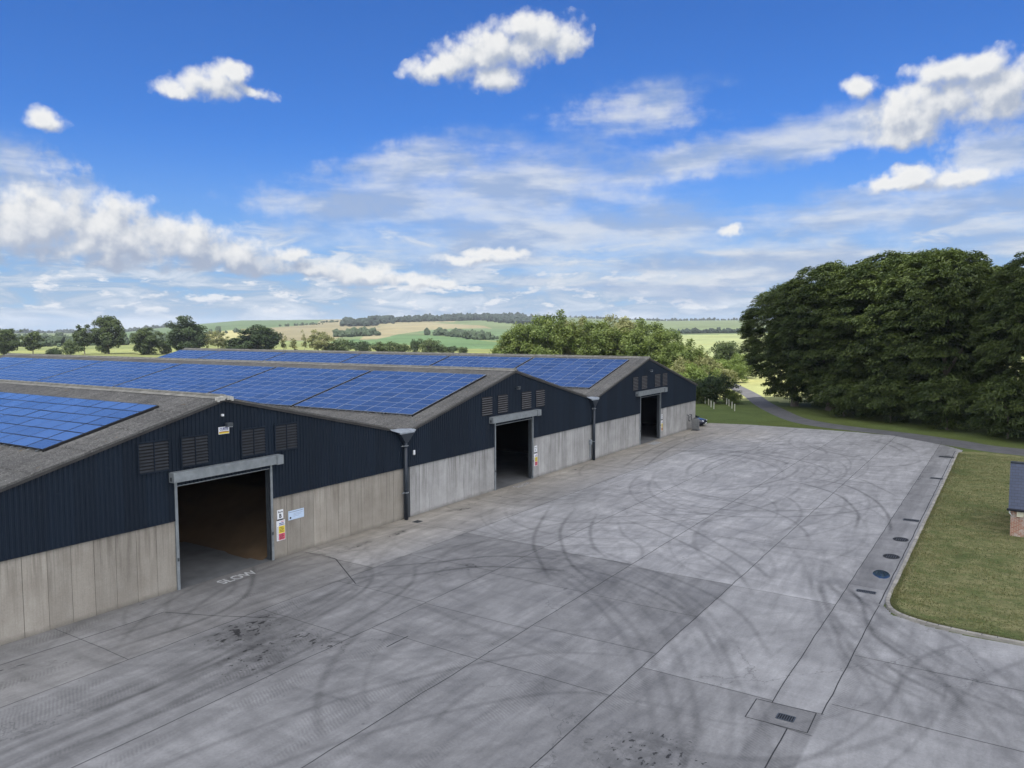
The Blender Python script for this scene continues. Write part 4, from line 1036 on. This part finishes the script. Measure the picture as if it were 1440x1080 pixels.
def make_car():
    root = empty('parked_car', (92.1, 1.35, 0), R(-90), 'dark navy car parked past the farthest shed corner, only its nose in view', 'car')
    mc, nt_, b_ = new_mat('car_paint'); b_.inputs['Base Color'].default_value = (.006, .010, .035, 1); b_.inputs['Roughness'].default_value = .2; b_.inputs['Coat Weight'].default_value = .6
    mg, nt_, b_ = new_mat('car_glass'); b_.inputs['Base Color'].default_value = (.015, .02, .025, 1); b_.inputs['Roughness'].default_value = .05
    # stations along the length (x forward): half width, sill, shoulder
    st = [(-2.05, .62, .42, .72), (-1.95, .78, .30, .90), (-1.4, .86, .22, .95), (-.5, .88, .20, .96), (.5, .88, .20, .95), (1.1, .87, .22, .93), (1.6, .84, .24, .84), (1.92, .74, .27, .74), (2.06, .55, .36, .60)]
    mb = MB(); rings = []
    for x, w_, lo, hi in st: rings.append([(x, -w_ * .9, lo), (x, -w_, (lo + hi) * .5), (x, -w_ * .93, hi - .05), (x, -w_ * .7, hi), (x, w_ * .7, hi), (x, w_ * .93, hi - .05), (x, w_, (lo + hi) * .5), (x, w_ * .9, lo)])
    k = 8; vs = [p for rg in rings for p in rg]
    fs = [(i * k + j, i * k + (j + 1) % k, (i + 1) * k + (j + 1) % k, (i + 1) * k + j) for i in range(len(st) - 1) for j in range(k)] + [tuple(range(k)), tuple(range((len(st) - 1) * k, len(st) * k))]
    mb.add(vs, fs, 0, True); body = mb.build('body', mc, root)
    mb = MB(); a = [(-1.75, .72, .93), (-1.15, .58, 1.43), (.15, .57, 1.45), (1.0, .70, .93)]
    L = [(x, -y, z) for x, y, z in a] + [(x, y, z) for x, y, z in a]
    mb.add(L, [(0, 1, 2, 3), (7, 6, 5, 4), (1, 5, 6, 2)], 0); mb.face([L[0], L[4], L[5], L[1]], 1); mb.face([L[3], L[2], L[6], L[7]], 1)
    for s in (-1, 1): mb.face([(-1.5, s * .685, 1.0), (-1.1, s * .615, 1.36), (.1, s * .605, 1.38), (.75, s * .69, 1.0)], 1)
    mb.build('cabin', [mc, mg], root)
    for x in (-1.3, 1.28):
        for s in (-1, 1):
            mb = MB(); y0, y1 = s * .66, s * .87
            mb.tube([(x, y0, .31), (x, y1, .31)], .31, 20); wh = mb.build('wheel', M_ink, root)
            mb = MB(); mb.tube([(x, y1 - s * .01, .31), (x, y1 + s * .012, .31)], .2, 12); mb.build('rim', M_alu, wh)
    for s in (-1, 1):
        mb = MB(); bm = bmesh.new(); bmesh.ops.create_uvsphere(bm, u_segments=12, v_segments=8, radius=1); mb.bm(bm, 0, True, Matrix.Translation((1.86, s * .58, .66)) @ Matrix.Diagonal((.16, .16, .08, 1))); mb.build('headlight', M_sgw, root)
        mb = MB(); mb.bbox(.72, .9, s * .93 - .08, s * .93 + .08, .93, 1.05, 0, .03); mb.build('wing_mirror', mc, root)
    mb = MB(); mb.box(2.03, 2.075, -.42, .42, .40, .52); mb.build('grille', M_black, root)
    mb = MB(); mb.box(2.06, 2.09, -.26, .26, .33, .43); mb.build('number_plate', M_sgw, root)
make_car()

root = empty('brick_hut', (52.3, -32.12, 0), 0, 'small brick hut with a dark slate roof at the edge of the lawn', 'hut')
M_slate = None
m, nt_, b_ = new_mat('slate'); P_ = obj_coords(nt_)
br = nt_.node('ShaderNodeTexBrick'); x_, y_, z_ = nt_.sep(P_); nt_.l.new(nt_.comb(y_, z_, 0), br.inputs[0]); br.inputs['Scale'].default_value = 1; br.inputs['Brick Width'].default_value = .3; br.inputs['Row Height'].default_value = .14; br.inputs['Mortar Size'].default_value = .008
br.inputs['Color1'].default_value = (.030, .042, .075, 1); br.inputs['Color2'].default_value = (.042, .055, .092, 1); br.inputs['Mortar'].default_value = (.012, .015, .025, 1)
nt_.l.new(br.outputs[0], b_.inputs['Base Color']); b_.inputs['Roughness'].default_value = .45; M_slate = m
mb = MB(); mb.box(0, .22, -6, 0, 0, 1.78); mb.box(.22, 6.0, -.22, 0, 0, 1.78); mb.box(5.78, 6.0, -6, -.22, 0, 1.78); mb.box(.22, 5.78, -6, -5.78, 0, 1.78)
mb.face([(.0, -.02, 1.78), (6, -.02, 1.78), (3, -.02, 3.78)]); mb.face([(.0, -5.98, 1.78), (6, -5.98, 1.78), (3, -5.98, 3.78)])
mb.build('wall', mat_brick(), root)
mb = MB()
for s in (0, 1):
    xa, xb = (-.22, 3.0) if s == 0 else (6.22, 3.0)
    za, zb = 1.66, 3.84
    mb.add([(xa, .12, za), (xb, .12, zb), (xb, -6.1, zb), (xa, -6.1, za), (xa, .12, za - .06), (xb, .12, zb - .06), (xb, -6.1, zb - .06), (xa, -6.1, za - .06)], [(0, 1, 2, 3), (7, 6, 5, 4), (0, 4, 5, 1), (3, 2, 6, 7), (0, 3, 7, 4)])
rf = mb.build('roof', M_slate, root)
mb = MB(); mb.tube([(3, .12, 3.86), (3, -6.1, 3.86)], .07, 8); mb.build('ridge_tiles', M_dkst, rf)
mb = MB(); mb.tube([(-.27, .2, 1.62), (-.27, -6.1, 1.62)], .07, 8); mb.build('gutter', M_ink, root)
mb = MB(); mb.bbox(-.14, -.002, -.62, -.28, 1.22, 1.52, 0, .02); mb.build('wall_box', simple('cream_box', (.6, .58, .45), .6), root)
mb = MB(); mb.tube([(-.05, .06, 1.6), (-.05, .06, 1.4), (-.05, -.05, 1.25)], .035, 8); mb.build('overflow_pipe', M_sgw, root)

M_guard = simple('guard_plastic', (.42, .44, .36), .6, var=.1)
M_stake = simple('stake_wood', (.22, .17, .1), .8)
GUARDS = [(110.83, 1.49, 1), (114.0, 2.85, 1), (117.3, 4.3, 1), (119.6, 5.4, 1), (122.0, 6.6, 1), (112.0, 4.9, 2), (114.2, 6.05, 2), (116.8, 7.3, 2), (119.6, 8.8, 2), (121.6, 10, 2)]
ORD = ['first', 'second', 'third', 'fourth', 'fifth']
g0 = None
for i, (x, y, row) in enumerate(GUARDS):
    if g0 is None:
        o = g0 = empty('tree_guard', (x, y, 0)); mb = MB()
        mb.tube([(0, 0, 0), (0, 0, 1.0)], .075, 10, 0, False); mb.build('tube', M_guard, o)
        mb = MB(); mb.box(.075, .105, -.015, .015, 0, .9); mb.build('stake', M_stake, o)
    else: o = copy_tree(g0); o.location = (x, y, 0)
    o.rotation_euler = (R(random.uniform(-3, 3)), R(random.uniform(-3, 3)), random.uniform(0, 6))
    tag(o, f"white tree guard tube, {ORD[i % 5]} from the yard in the row {'beside the road' if row == 1 else 'nearer the shed'}", 'tree guard', 'white tree guards on the grass')

# ================================================================== trees
M_beech = mat_leaf('beech_leaf', (.015, .031, .008), (.080, .108, .024), .24)
M_oak = mat_leaf('oak_leaf', (.030, .050, .014), (.068, .095, .028), .22)
M_ash = mat_leaf('ash_leaf', (.060, .096, .022), (.130, .165, .044), .28)
M_lime = mat_leaf('young_leaf', (.075, .115, .024), (.15, .20, .05), .3)
M_olive = mat_leaf('olive_leaf', (.11, .125, .05), (.20, .205, .09), .28)
M_dark = mat_leaf('dark_leaf', (.016, .032, .012), (.04, .065, .022), .2)

def crown_mesh(name, seed, w, h, zb, mat, n_leaf, leaf, n_clump, clump=.24, flat=.55, upb=.5, shell=.75, power=1.0, lump=.18, droop=.0, aspect=.55, spray=0.):
    """leaf sprays gathered in clumps through the crown's volume, w wide, from zb up to h"""
    g = np.random.default_rng(seed)
    k = np.arange(n_clump) + .5
    zc = 1 - 2 * k / n_clump; ph = k * 2.399963 + g.uniform(0, 6.28)
    s = np.sqrt(np.maximum(0, 1 - zc ** 2))
    D = np.stack([s * np.cos(ph), s * np.sin(ph), zc], -1) + g.normal(0, .16, (n_clump, 3)); D /= np.linalg.norm(D, axis=1)[:, None]
    rad = np.where(g.random(n_clump) < .8, g.uniform(shell, 1.0, n_clump), g.uniform(.25, shell, n_clump))
    # low lobes in the outline
    ang = np.arctan2(D[:, 1], D[:, 0])
    rad = rad * (1 + lump * np.sin(ang * 3 + g.uniform(0, 6)) * .5 + lump * np.sin(ang * 5 + D[:, 2] * 4 + g.uniform(0, 6)) * .5)
    W2, H2 = w / 2, (h - zb) / 2
    zz = D[:, 2]
    prof = np.where(zz < 0, 1.0, (1 - zz ** 2) ** .0)
    C = D * rad[:, None]
    # power > 1 carries the widest part lower, < 1 higher
    hz = (C[:, 2] + 1) / 2; hz = np.clip(hz, 0, 1) ** power
    C = np.stack([C[:, 0] * W2, C[:, 1] * W2, zb + hz * (h - zb)], -1)
    cs = clump * W2 * g.uniform(.65, 1.35, n_clump)
    pick = g.choice(n_clump, n_leaf, p=cs ** 2 / (cs ** 2).sum())
    q = g.normal(size=(n_leaf, 3)); q /= np.linalg.norm(q, axis=1)[:, None]; q *= g.random(n_leaf)[:, None] ** .45
    out = C[pick] - np.array([0, 0, zb + H2 * .8]); out /= np.maximum(np.linalg.norm(out, axis=1), 1e-6)[:, None]
    off = q * cs[pick][:, None]; off[:, 2] *= flat
    hor = np.hypot(off[:, 0], off[:, 1]); off[:, 2] -= droop * hor * (off[:, 0] * out[:, 0] + off[:, 1] * out[:, 1] > 0)
    P = C[pick] + off
    P[:, 2] = np.maximum(P[:, 2], .05)
    N = out * .55 + g.normal(0, .55, (n_leaf, 3)) + np.array([0, 0, upb]); N /= np.linalg.norm(N, axis=1)[:, None]
    A = g.normal(size=(n_leaf, 3))
    if spray:      # sprays hang outward and down, as beech twigs do
        A = A * (1 - spray) + spray * np.cross(N, out * [1, 1, .2] + [0, 0, -.45]) * 1.6
    T = np.cross(N, A); T /= np.maximum(np.linalg.norm(T, axis=1), 1e-6)[:, None]; B = np.cross(N, T)
    sz = leaf * g.uniform(.55, 1.35, n_leaf)[:, None]
    V = np.stack([P - T * sz * .5, P - B * sz * aspect * .5 + N * sz * .06, P + T * sz * .5, P + B * sz * aspect * .5 + N * sz * .06], 1).reshape(-1, 3)
    F = np.arange(n_leaf * 4).reshape(-1, 4)
    ct = g.random(n_clump); tint = np.clip(ct[pick] * .55 + g.random(n_leaf) * .5, 0, 1)
    return np_mesh(name, V, F, mat, {'tint': ('POINT', 'FLOAT', np.repeat(tint, 4))}), C, cs

def trunk_mesh(name, seed, C, h, zb, rad, limbs=7, lean=.3):
    r = random.Random(seed); mb = MB()
    top = zb + (h - zb) * .62
    path = [(0, 0, -.1)] + [(r.gauss(0, lean) * k / 4, r.gauss(0, lean) * k / 4, top * k / 4) for k in range(1, 5)]
    mb.tube(catmull(path, 3), [rad * (1.35 if i == 0 else 1 - .075 * i) for i in range(13)], 9)
    ids = sorted(range(len(C)), key=lambda i: C[i][2])
    for k in range(limbs):
        c = Vector(C[ids[int(len(ids) * (k + .5) / limbs)]]); t = r.uniform(.3, .9); b = Vector((path[2][0] * t, path[2][1] * t, max(.4, top * t * .9)))
        m = b.lerp(c, .5) + Vector((r.gauss(0, .3), r.gauss(0, .3), .06 * h))
        mb.tube(catmull([b, m, c], 4), [rad * .42 * (1 - .09 * i) for i in range(9)], 6)
    return mb.mesh(name, M_bark)

ARCH = {}
def arch(key, *variants):
    ARCH[key] = []
    for v in variants:
        v = dict(v); rad = v.pop('rad'); limbs = v.pop('limbs', 7)
        me, C, cs = crown_mesh('crown', **v)
        tm = trunk_mesh('trunk', v['seed'], C, v['h'], max(v['zb'], .4), rad, limbs)
        ARCH[key].append((me, tm, v['w'], v['h']))
def tree(name, key, var, x, y, h, w, label, cat='tree', group=None, rz=None, z=None):
    me, tm, w0, h0 = ARCH[key][var % len(ARCH[key])]
    o = empty(name, (x, y, (height(x, y) if z is None else z) - .012), random.uniform(0, 6.28) if rz is None else rz, label, cat, group)
    o.scale = (w / w0, w / w0, h / h0)
    for nm, m in (('trunk', tm), ('crown', me)):
        c = link(bpy.data.objects.new(nm, m)); c.parent = o
    return o

arch('beech', *[dict(seed=s, w=14, h=22, zb=zb, mat=M_beech, n_leaf=95000, leaf=.42, n_clump=820, clump=.125, flat=.46, upb=.6, shell=.88, power=pw, lump=.03, droop=.45, aspect=.34, spray=.8, rad=.45, limbs=2) for s, zb, pw in ((11, .1, .78), (12, .1, .8), (13, .5, .78))])
arch('oak', *[dict(seed=s, w=13, h=16, zb=zb, mat=M_oak, n_leaf=12000, leaf=.80, n_clump=70, clump=.30, flat=.75, upb=.45, shell=.7, power=.95, lump=.22, rad=.4) for s, zb in ((21, .8), (22, 1.4), (23, .6))])
arch('darkoak', *[dict(seed=s, w=13, h=16, zb=.4, mat=M_dark, n_leaf=12000, leaf=.80, n_clump=70, clump=.30, flat=.75, upb=.45, shell=.7, power=.95, lump=.2, rad=.4) for s in (24, 25)])
arch('loose', *[dict(seed=s, w=10, h=13, zb=1.5, mat=M_oak, n_leaf=4600, leaf=.75, n_clump=34, clump=.26, flat=.8, upb=.4, shell=.45, power=1, lump=.45, rad=.25) for s in (26, 27)])
arch('pale', *[dict(seed=s, w=10, h=11, zb=1.2, mat=M_olive, n_leaf=3600, leaf=.7, n_clump=40, clump=.27, flat=.8, upb=.4, shell=.6, power=1, lump=.3, rad=.22) for s in (28, 29)])
arch('thin', *[dict(seed=s, w=3, h=10, zb=.6, mat=M_olive, n_leaf=700, leaf=.55, n_clump=22, clump=.45, flat=1.1, upb=.3, shell=.3, power=1, lump=.4, rad=.12, limbs=4) for s in (31, 32)])
arch('bush', *[dict(seed=s, w=10, h=6, zb=0, mat=m, n_leaf=3000, leaf=.7, n_clump=46, clump=.30, flat=.7, upb=.45, shell=.7, power=.85, lump=.3, rad=.15, limbs=5) for s, m in ((41, M_oak), (42, M_dark), (43, M_oak))])
arch('ash', *[dict(seed=s, w=10, h=14, zb=.8, mat=m, n_leaf=17000, leaf=.46, n_clump=120, clump=.23, flat=1.15, upb=.35, shell=.7, power=.85, lump=.2, rad=.3, limbs=10) for s, m in ((51, M_ash), (52, M_ash), (53, M_olive))])
arch('young', *[dict(seed=s, w=5, h=5, zb=.2, mat=m, n_leaf=8000, leaf=.26, n_clump=80, clump=.27, flat=.9, upb=.4, shell=.6, power=.9, lump=.3, rad=.1) for s, m in ((61, M_lime), (62, M_olive), (63, M_dark), (64, M_oak), (65, M_lime))])

# beeches beyond the road
BEECH = [(122.4, -4.1, 18.6, 15.4, 2, 'leftmost beech of the dark dome, its skirt hanging over the road'),
 (119.0, -9.8, 20.9, 17, 0, 'second beech from the left in the dark dome beside the road'),
 (115.6, -17.6, 21.6, 17.5, 1, 'beech in the middle of the dark dome behind the far end of the yard'),
 (110.8, -24.6, 21.3, 16.0, 0, 'beech on the right shoulder of the dark dome beside the road'),
 (103.6, -34.4, 20.4, 12.6, 1, 'beech beyond the notch in the dark dome, above the brick hut'),
 (98.2, -40.6, 21.2, 13.4, 0, 'beech right of the one above the brick hut, at the frame edge'),
 (132.0, -11.5, 20.8, 17.5, 1, 'beech standing behind the left half of the dark dome'),
 (129.0, -20.5, 22.8, 18.5, 0, 'beech standing behind the crest of the dark dome'),
 (122.0, -30.5, 19.6, 15.0, 1, 'beech standing behind the right shoulder of the dark dome')]
for i, (x, y, h, w_, v, lb) in enumerate(BEECH): tree('beech_tree', 'beech', v, x, y, h, w_, lb, group='beeches beyond the road', rz=i * 1.3)
SKIRT = [(111.5, -13.0, 5.6, 8.0), (107.8, -19.0, 6.0, 8.5), (103.4, -25.6, 6.2, 8.2), (98.6, -31.6, 6.4, 8.0), (95.0, -37.0, 6.0, 8.0)]
arch('skirt', *[dict(seed=s, w=8, h=6, zb=0, mat=M_beech, n_leaf=14000, leaf=.36, n_clump=170, clump=.2, flat=.5, upb=.7, shell=.7, power=.8, lump=.25, droop=.3, aspect=.38, spray=.7, rad=.12, limbs=5) for s in (71, 72)])
for i, (x, y, h, w_) in enumerate(SKIRT):
    tree('beech_shrub', 'skirt', i, x, y, h, w_, ['low beech growth under the left of the dark dome, next to the road', 'second low beech bush from the left along the road edge', 'low beech bush under the middle of the dark dome by the road', 'low beech bush between the dark dome and the brick hut', 'low beech bush behind the brick hut at the frame edge'][i], 'shrub', 'low beech growth along the road')

# trees in the field behind the sheds, left to right
FIELD = [('oak', 0, 176.9, 359.8, 12.6, 12.6, 'green tree cut by the left frame edge behind the shed roofs'),
 ('loose', 1, 191.7, 364, 11.9, 9.9, 'open green tree, second from the left in the field'),
 ('loose', 0, 201.4, 336.5, 14.0, 10.0, 'ragged tree leaning beside the tall round oak in the left field'),
 ('oak', 1, 210.2, 331.5, 18.0, 13.6, 'tall round oak, left one of the two tallest in the field'),
 ('oak', 2, 213.5, 306.2, 11.9, 12.9, 'low wide tree between the two tallest oaks of the field'),
 ('darkoak', 0, 216.5, 280.2, 17.3, 16.2, 'tall dark oak, right one of the two tallest, above the far solar roofs'),
 ('pale', 0, 263, 320.7, 9.7, 11.9, 'pale olive tree right of the tall dark oak'),
 ('darkoak', 1, 234.3, 254.3, 12.5, 18.8, 'wide dark tree mass over the ridge of the farthest shed'),
 ('darkoak', 0, 233.4, 265.4, 8.7, 12.2, 'shorter dark tree left of the wide dark tree mass'),
 ('thin', 0, 235, 291.6, 13.3, 3.8, 'thin sparse poplar beside the tall dark oak'),
 ('thin', 1, 242.7, 247.2, 9.6, 3.1, 'thin ivy clad stem just right of the wide dark tree mass'),
 ('thin', 0, 246.2, 244.1, 9.2, 3.7, 'second thin ivy clad stem right of the wide dark tree mass'),
 ('thin', 1, 251, 242.5, 10.8, 2.8, 'tall bare thin stem left of the small open birch'),
 ('pale', 1, 255.4, 238.4, 10.5, 11.4, 'small open birch with light grey green crown'),
 ('bush', 1, 172.3, 306.6, 3.9, 6.7, 'low dark bush in the field between the left trees'),
 ('bush', 0, 187, 321.6, 6.5, 7.1, 'green bush at the foot of the ragged leaning tree'),
 ('bush', 2, 223, 306, 6, 6.7, 'green bush tucked beside the low wide tree')]
for i, (k, v, x, y, h, w_, lb) in enumerate(FIELD): tree('bush' if k == 'bush' else 'field_tree', k, v, x, y, h, w_, lb, 'bush' if k == 'bush' else 'tree', 'trees in the field behind the sheds', rz=i * .9)
HEDGE = [(265.1, 233.2, 6.3, 10.2), (271.3, 226.9, 5.9, 10.4), (276.4, 216.9, 5.6, 12.4), (282.1, 210.5, 4.2, 7.2), (285.9, 205.9, 6.2, 5), (288.2, 200, 6.8, 10.2), (293.4, 196.6, 3.6, 7.2), (296.5, 192.6, 3.2, 6), (299.7, 188.3, 2.9, 5.2), (259.1, 234.9, 5.0, 5.2)]
HL = ['rounded hedge bush right of the small open birch', 'second rounded hedge bush right of the birch', 'widest hedge bush over the middle of the far roof', 'low hedge bush beside the widest one', 'narrow tall hedge bush in the hedgerow', 'tall broad hedge bush near the right end of the hedgerow', 'low hedge bush just right of the tall broad one', 'small hedge bush, second from the right end', 'smallest hedge bush at the right end of the hedgerow', 'narrow hedge bush touching the birch']
for i, (x, y, h, w_) in enumerate(HEDGE): tree('hedge_bush', 'bush', i, x, y, h, w_, HL[i], 'bush', 'hedgerow bushes behind the far roof', rz=i * 1.7)
MID = [(150.7, 66.4, 8.8, 7.5, 0), (151.2, 61.8, 12.9, 10.8, 1), (152.3, 56.1, 15.2, 11, 0), (160.2, 54.2, 13.8, 10.6, 2), (157.4, 46.6, 13.3, 10.8, 1), (163.3, 43.6, 14.1, 10.6, 2), (158, 35.8, 13.2, 10.8, 0), (154.1, 29.6, 11.4, 9.6, 1), (149.8, 24.2, 9.2, 8.4, 0)]
ML = ['smallest tree at the left end of the sunlit row', 'rounded sunlit tree second from the left of the row', 'tallest sunlit tree of the row above the farthest shed', 'olive tree right of the tallest in the sunlit row', 'sunlit tree in the middle of the row behind the farthest shed', 'olive tree right of the middle of the sunlit row', 'broad sunlit tree above the gable of the farthest shed', 'sunlit tree sloping down right of the farthest gable', 'lowest tree at the right end of the sunlit row']
for i, (x, y, h, w_, v) in enumerate(MID): tree('ash_tree', 'ash', v, x, y, h, w_, ML[i], 'tree', 'sunlit row of trees behind the farthest shed', rz=i * 1.1)
YOUNG = [(205, 32.8, 8.2, 9, 3, 'round green tree at the edge of the lime field'), (182.3, 21.5, 5.6, 6, 4, 'bright green tree next to the dark beech dome'), (151, 20.7, 6.6, 7.6, 1, 'pale olive young tree right of the farthest gable'), (156.8, 19.3, 5.2, 6.6, 0, 'bright young tree behind the pale olive one'),
 (167.3, 19.2, 3.8, 6.2, 0, 'low bright green tree by the bend of the road'), (140.7, 19.9, 6.2, 6.4, 1, 'pale young tree touching the eave of the farthest shed'), (120.8, 7.5, 4.6, 5.2, 2, 'dark bushy young tree standing over the tree guards'), (125.4, 12.8, 3.6, 5.6, 3, 'dark green bush behind the parked car'),
 (119.5, 9.9, 2.6, 3.4, 3, 'small green bush beside the row of tree guards'), (121.0, 5.0, 2.1, 3.0, 0, 'small bright bush at the road end of the tree guards'), (133, 15, 5.4, 6.4, 4, 'yellow green young tree above the dark bush'), (143, 14, 4.6, 6.4, 1, 'pale bushy tree behind the dark bushy young tree')]
for i, (x, y, h, w_, v, lb) in enumerate(YOUNG): tree('young_tree', 'young', v, x, y, h, w_, lb, 'tree', 'young trees beside the road', rz=i * .8)

# woods and hedges far off, each reading as one mass
M_wood = simple('far_wood', (.014, .025, .018), .95, var=.3, scale=.05)
M_wood2 = simple('far_hedge', (.03, .048, .024), .95, var=.3, scale=.05)
def wood(name, label, strips, h0, h1, step, width, mat, seed):
    g = np.random.default_rng(seed)
    bm = bmesh.new(); bmesh.ops.create_icosphere(bm, subdivisions=2, radius=1); bv = np.array([v.co[:] for v in bm.verts]); bf = np.array([[v.index for v in f.verts] for f in bm.faces]); bm.free()
    VV = []; FF = []; n = 0
    for (x0, y0, x1, y1) in strips:
        L = math.dist((x0, y0), (x1, y1)); d = np.array([x1 - x0, y1 - y0]) / L; nn = np.array([-d[1], d[0]])
        for k in range(int(L / step * 1.8)):
            p = np.array([x0, y0]) + d * (k / 1.8 + g.uniform(-1, 1)) * step + nn * g.normal(0, width)
            h = g.uniform(h0, h1) * g.choice([.6, .8, 1.]); r = h * g.uniform(.4, .65)
            q = bv * (1 + .22 * np.sin(bv[:, [0]] * 5 + g.uniform(0, 6)) * np.sin(bv[:, [1]] * 6 + g.uniform(0, 6)) + g.normal(0, .17, (len(bv), 1)))
            VV.append(q * [r, r, h * .55] + [p[0], p[1], height(*p) + h * .45]); FF.append(bf + n); n += len(bv)
    me = np_mesh(name, np.concatenate(VV), np.concatenate(FF), mat, smooth=False)
    tag(link(bpy.data.objects.new(name, me)), label, 'woodland' if 'wood' in name else 'hedgerow', kind='stuff')
wood('far_woods', 'dark wood along the crest of the far hill', [(1066,998,1449,1261),(1258,1141,1534,1208),(1388,1174,1767,1060),(1716,1354,2022,1217),(2400,1769,2552,1545),(1639,1086,1315,772),(1500,1200,1700,1120),(1600,1230,1990,1210)], 9, 16, 5, 14, M_wood, 1)
wood('hill_copse', 'small copse on the pale stubble field', [(609,569,716,639),(640,580,700,625)], 5, 9, 4, 6, M_wood2, 2)
wood('field_hedgerow', 'hedgerow of trees crossing the green hill field', [(727,535,662,455),(674,465,582,365)], 5, 9, 4.5, 6, M_wood2, 3)
rp = [polar(a, 2850) for a in (34, 30, 26, 22, 18, 14.4, 12)]
wood('skyline_woods', 'thin line of woods on the right skyline', [rp[i] + rp[i + 1] for i in range(6)], 3, 10, 5, 22, M_wood, 4)
wood('dark_hedgerow', 'dark hedgerow above the lime green field', [(925, 328, 1060, 220)], 5, 8, 3, 4, M_wood, 5)
rp = [polar(a, 2700) for a in (56, 58.5, 61, 63.5, 66.5, 69)]
wood('valley_woods', 'blue hazy woods on the flat left horizon', [rp[i] + rp[i + 1] for i in range(5)], 6, 13, 5, 40, M_wood, 6)
rp = [polar(a, 640) for a in (54, 57, 60, 63, 66, 69)]
wood('field_hedges', 'hedges closing the far side of the left field', [rp[i] + rp[i + 1] for i in range(5)], 4, 9, 4, 14, M_wood2, 7)
rp = [polar(a, 1100) for a in (52, 56, 60, 64, 69)]
wood('distant_hedges', 'distant hedges beyond the left field', [rp[i] + rp[i + 1] for i in range(4)], 4, 9, 9, 40, M_wood2, 8)
wood('hill_hedge', 'broken hedge on the green skyline field', [(1067,1161,1183,1214),(1013,1138,1021,1122),(1300,1330,1420,1360)], 3, 6, 7, 5, M_wood2, 9)

# short grass standing in the lawn and over its kerb
def build_grass():
    g = np.random.default_rng(12); n = 90000
    x = g.uniform(34.6, 84, n); y = -27.85 - g.random(n) ** 1.4 * 17
    e = 16000; P = np.array(kp); q = g.integers(0, len(P) - 1, e); t = g.random(e)[:, None]
    pe = P[q] * (1 - t) + P[q + 1] * t; x = np.concatenate([x, pe[:, 0] + np.abs(g.normal(.16, .07, e)) * (pe[:, 0] < 36.4)]); y = np.concatenate([y, pe[:, 1] - np.abs(g.normal(.16, .07, e))])
    poly = [(a, b) for a, b in kp] + [(79, -62), (82.2, -45), (85.2, -33), (86.2, -29.8), (85.6, -28.3)]
    k = inside(x, y, poly); x, y = x[k], y[k]; n = len(x)
    clump = np.sin(x * 1.7 + np.sin(y * 2.1)) * np.sin(y * 1.3 + np.sin(x * .9)); h = g.uniform(.03, .075, n) * (1 + .5 * clump)
    a = g.uniform(0, 6.28, n); w_ = .022; ln = g.normal(0, .03, (n, 2))
    V = np.stack([np.stack([x - w_ * np.cos(a), y - w_ * np.sin(a), np.full(n, .065)], -1), np.stack([x + w_ * np.cos(a), y + w_ * np.sin(a), np.full(n, .065)], -1), np.stack([x + ln[:, 0], y + ln[:, 1], .07 + h], -1)], 1).reshape(-1, 3)
    me = np_mesh('grass', V, np.arange(3 * n).reshape(-1, 3), mat_leaf('grass_blade', (.075, .10, .034), (.235, .218, .105), .2), {'tint': ('POINT', 'FLOAT', np.repeat(np.clip(g.random(n) * .8 + .2 * clump, 0, 1), 3))})
    tag(link(bpy.data.objects.new('grass', me)), 'short grass growing over the lawn and its kerb', 'grass', kind='stuff')
build_grass()

# ================================================================== the cloud whose shadow lies over the yard
def build_cloud():
    g = random.Random(5); c = Vector((34, 0, 0)) + sdir * 900
    bm = bmesh.new()
    def puff(x, y, z, r):
        for v in bmesh.ops.create_icosphere(bm, subdivisions=3, radius=1)['verts']:
            k = 1 + .12 * math.sin(v.co.x * 5 + x) * math.sin(v.co.y * 4 + y) + .08 * math.sin(v.co.z * 9 + x)
            v.co = Vector((v.co.x * r * k + x, v.co.y * r * k + y, v.co.z * r * .5 * k + z))
    for k in range(60):
        a = k * 2.4; q = math.sqrt((k + .5) / 60)
        puff(c.x + 78 * q * math.cos(a), c.y + 112 * q * math.sin(a), c.z + g.uniform(0, 12) * (1.2 - q), g.uniform(20, 27) * (1.15 - .35 * q))
    me = bpy.data.meshes.new('cloud'); bm.to_mesh(me); bm.free()
    for p in me.polygons: p.use_smooth = True
    m, nt, b = new_mat('cloud'); b.inputs['Base Color'].default_value = (.9, .9, .9, 1); b.inputs['Roughness'].default_value = 1; b.inputs['Specular IOR Level'].default_value = 0
    tr = nt.node('ShaderNodeBsdfTranslucent'); tr.inputs[0].default_value = (.9, .9, .9, 1); mx = nt.node('ShaderNodeMixShader'); mx.inputs[0].default_value = .45
    nt.l.new(b.outputs[0], mx.inputs[1]); nt.l.new(tr.outputs[0], mx.inputs[2]); nt.l.new(mx.outputs[0], nt.n['Material Output'].inputs[0])
    me.materials.append(m)
    tag(link(bpy.data.objects.new('cloud', me)), 'white cumulus high over the yard', 'cloud', kind='stuff')
build_cloud()

# ================================================================== the air
mb = MB(); mb.box(-6400, 6400, -6400, 6400, -40, 92)
hm = bpy.data.materials.new('haze'); hm.use_nodes = True; nt = NT(hm.node_tree)
for n_ in list(nt.n):
    if n_.type == 'BSDF_PRINCIPLED': nt.n.remove(n_)
pv = nt.node('ShaderNodeVolumePrincipled'); pv.inputs['Color'].default_value = (.82, .9, 1, 1); pv.inputs['Density'].default_value = .0001; pv.inputs['Anisotropy'].default_value = .2
nt.l.new(pv.outputs[0], nt.n['Material Output'].inputs['Volume'])
tag(mb.build('haze', hm), 'thin pale summer haze over the fields', 'haze', kind='stuff')
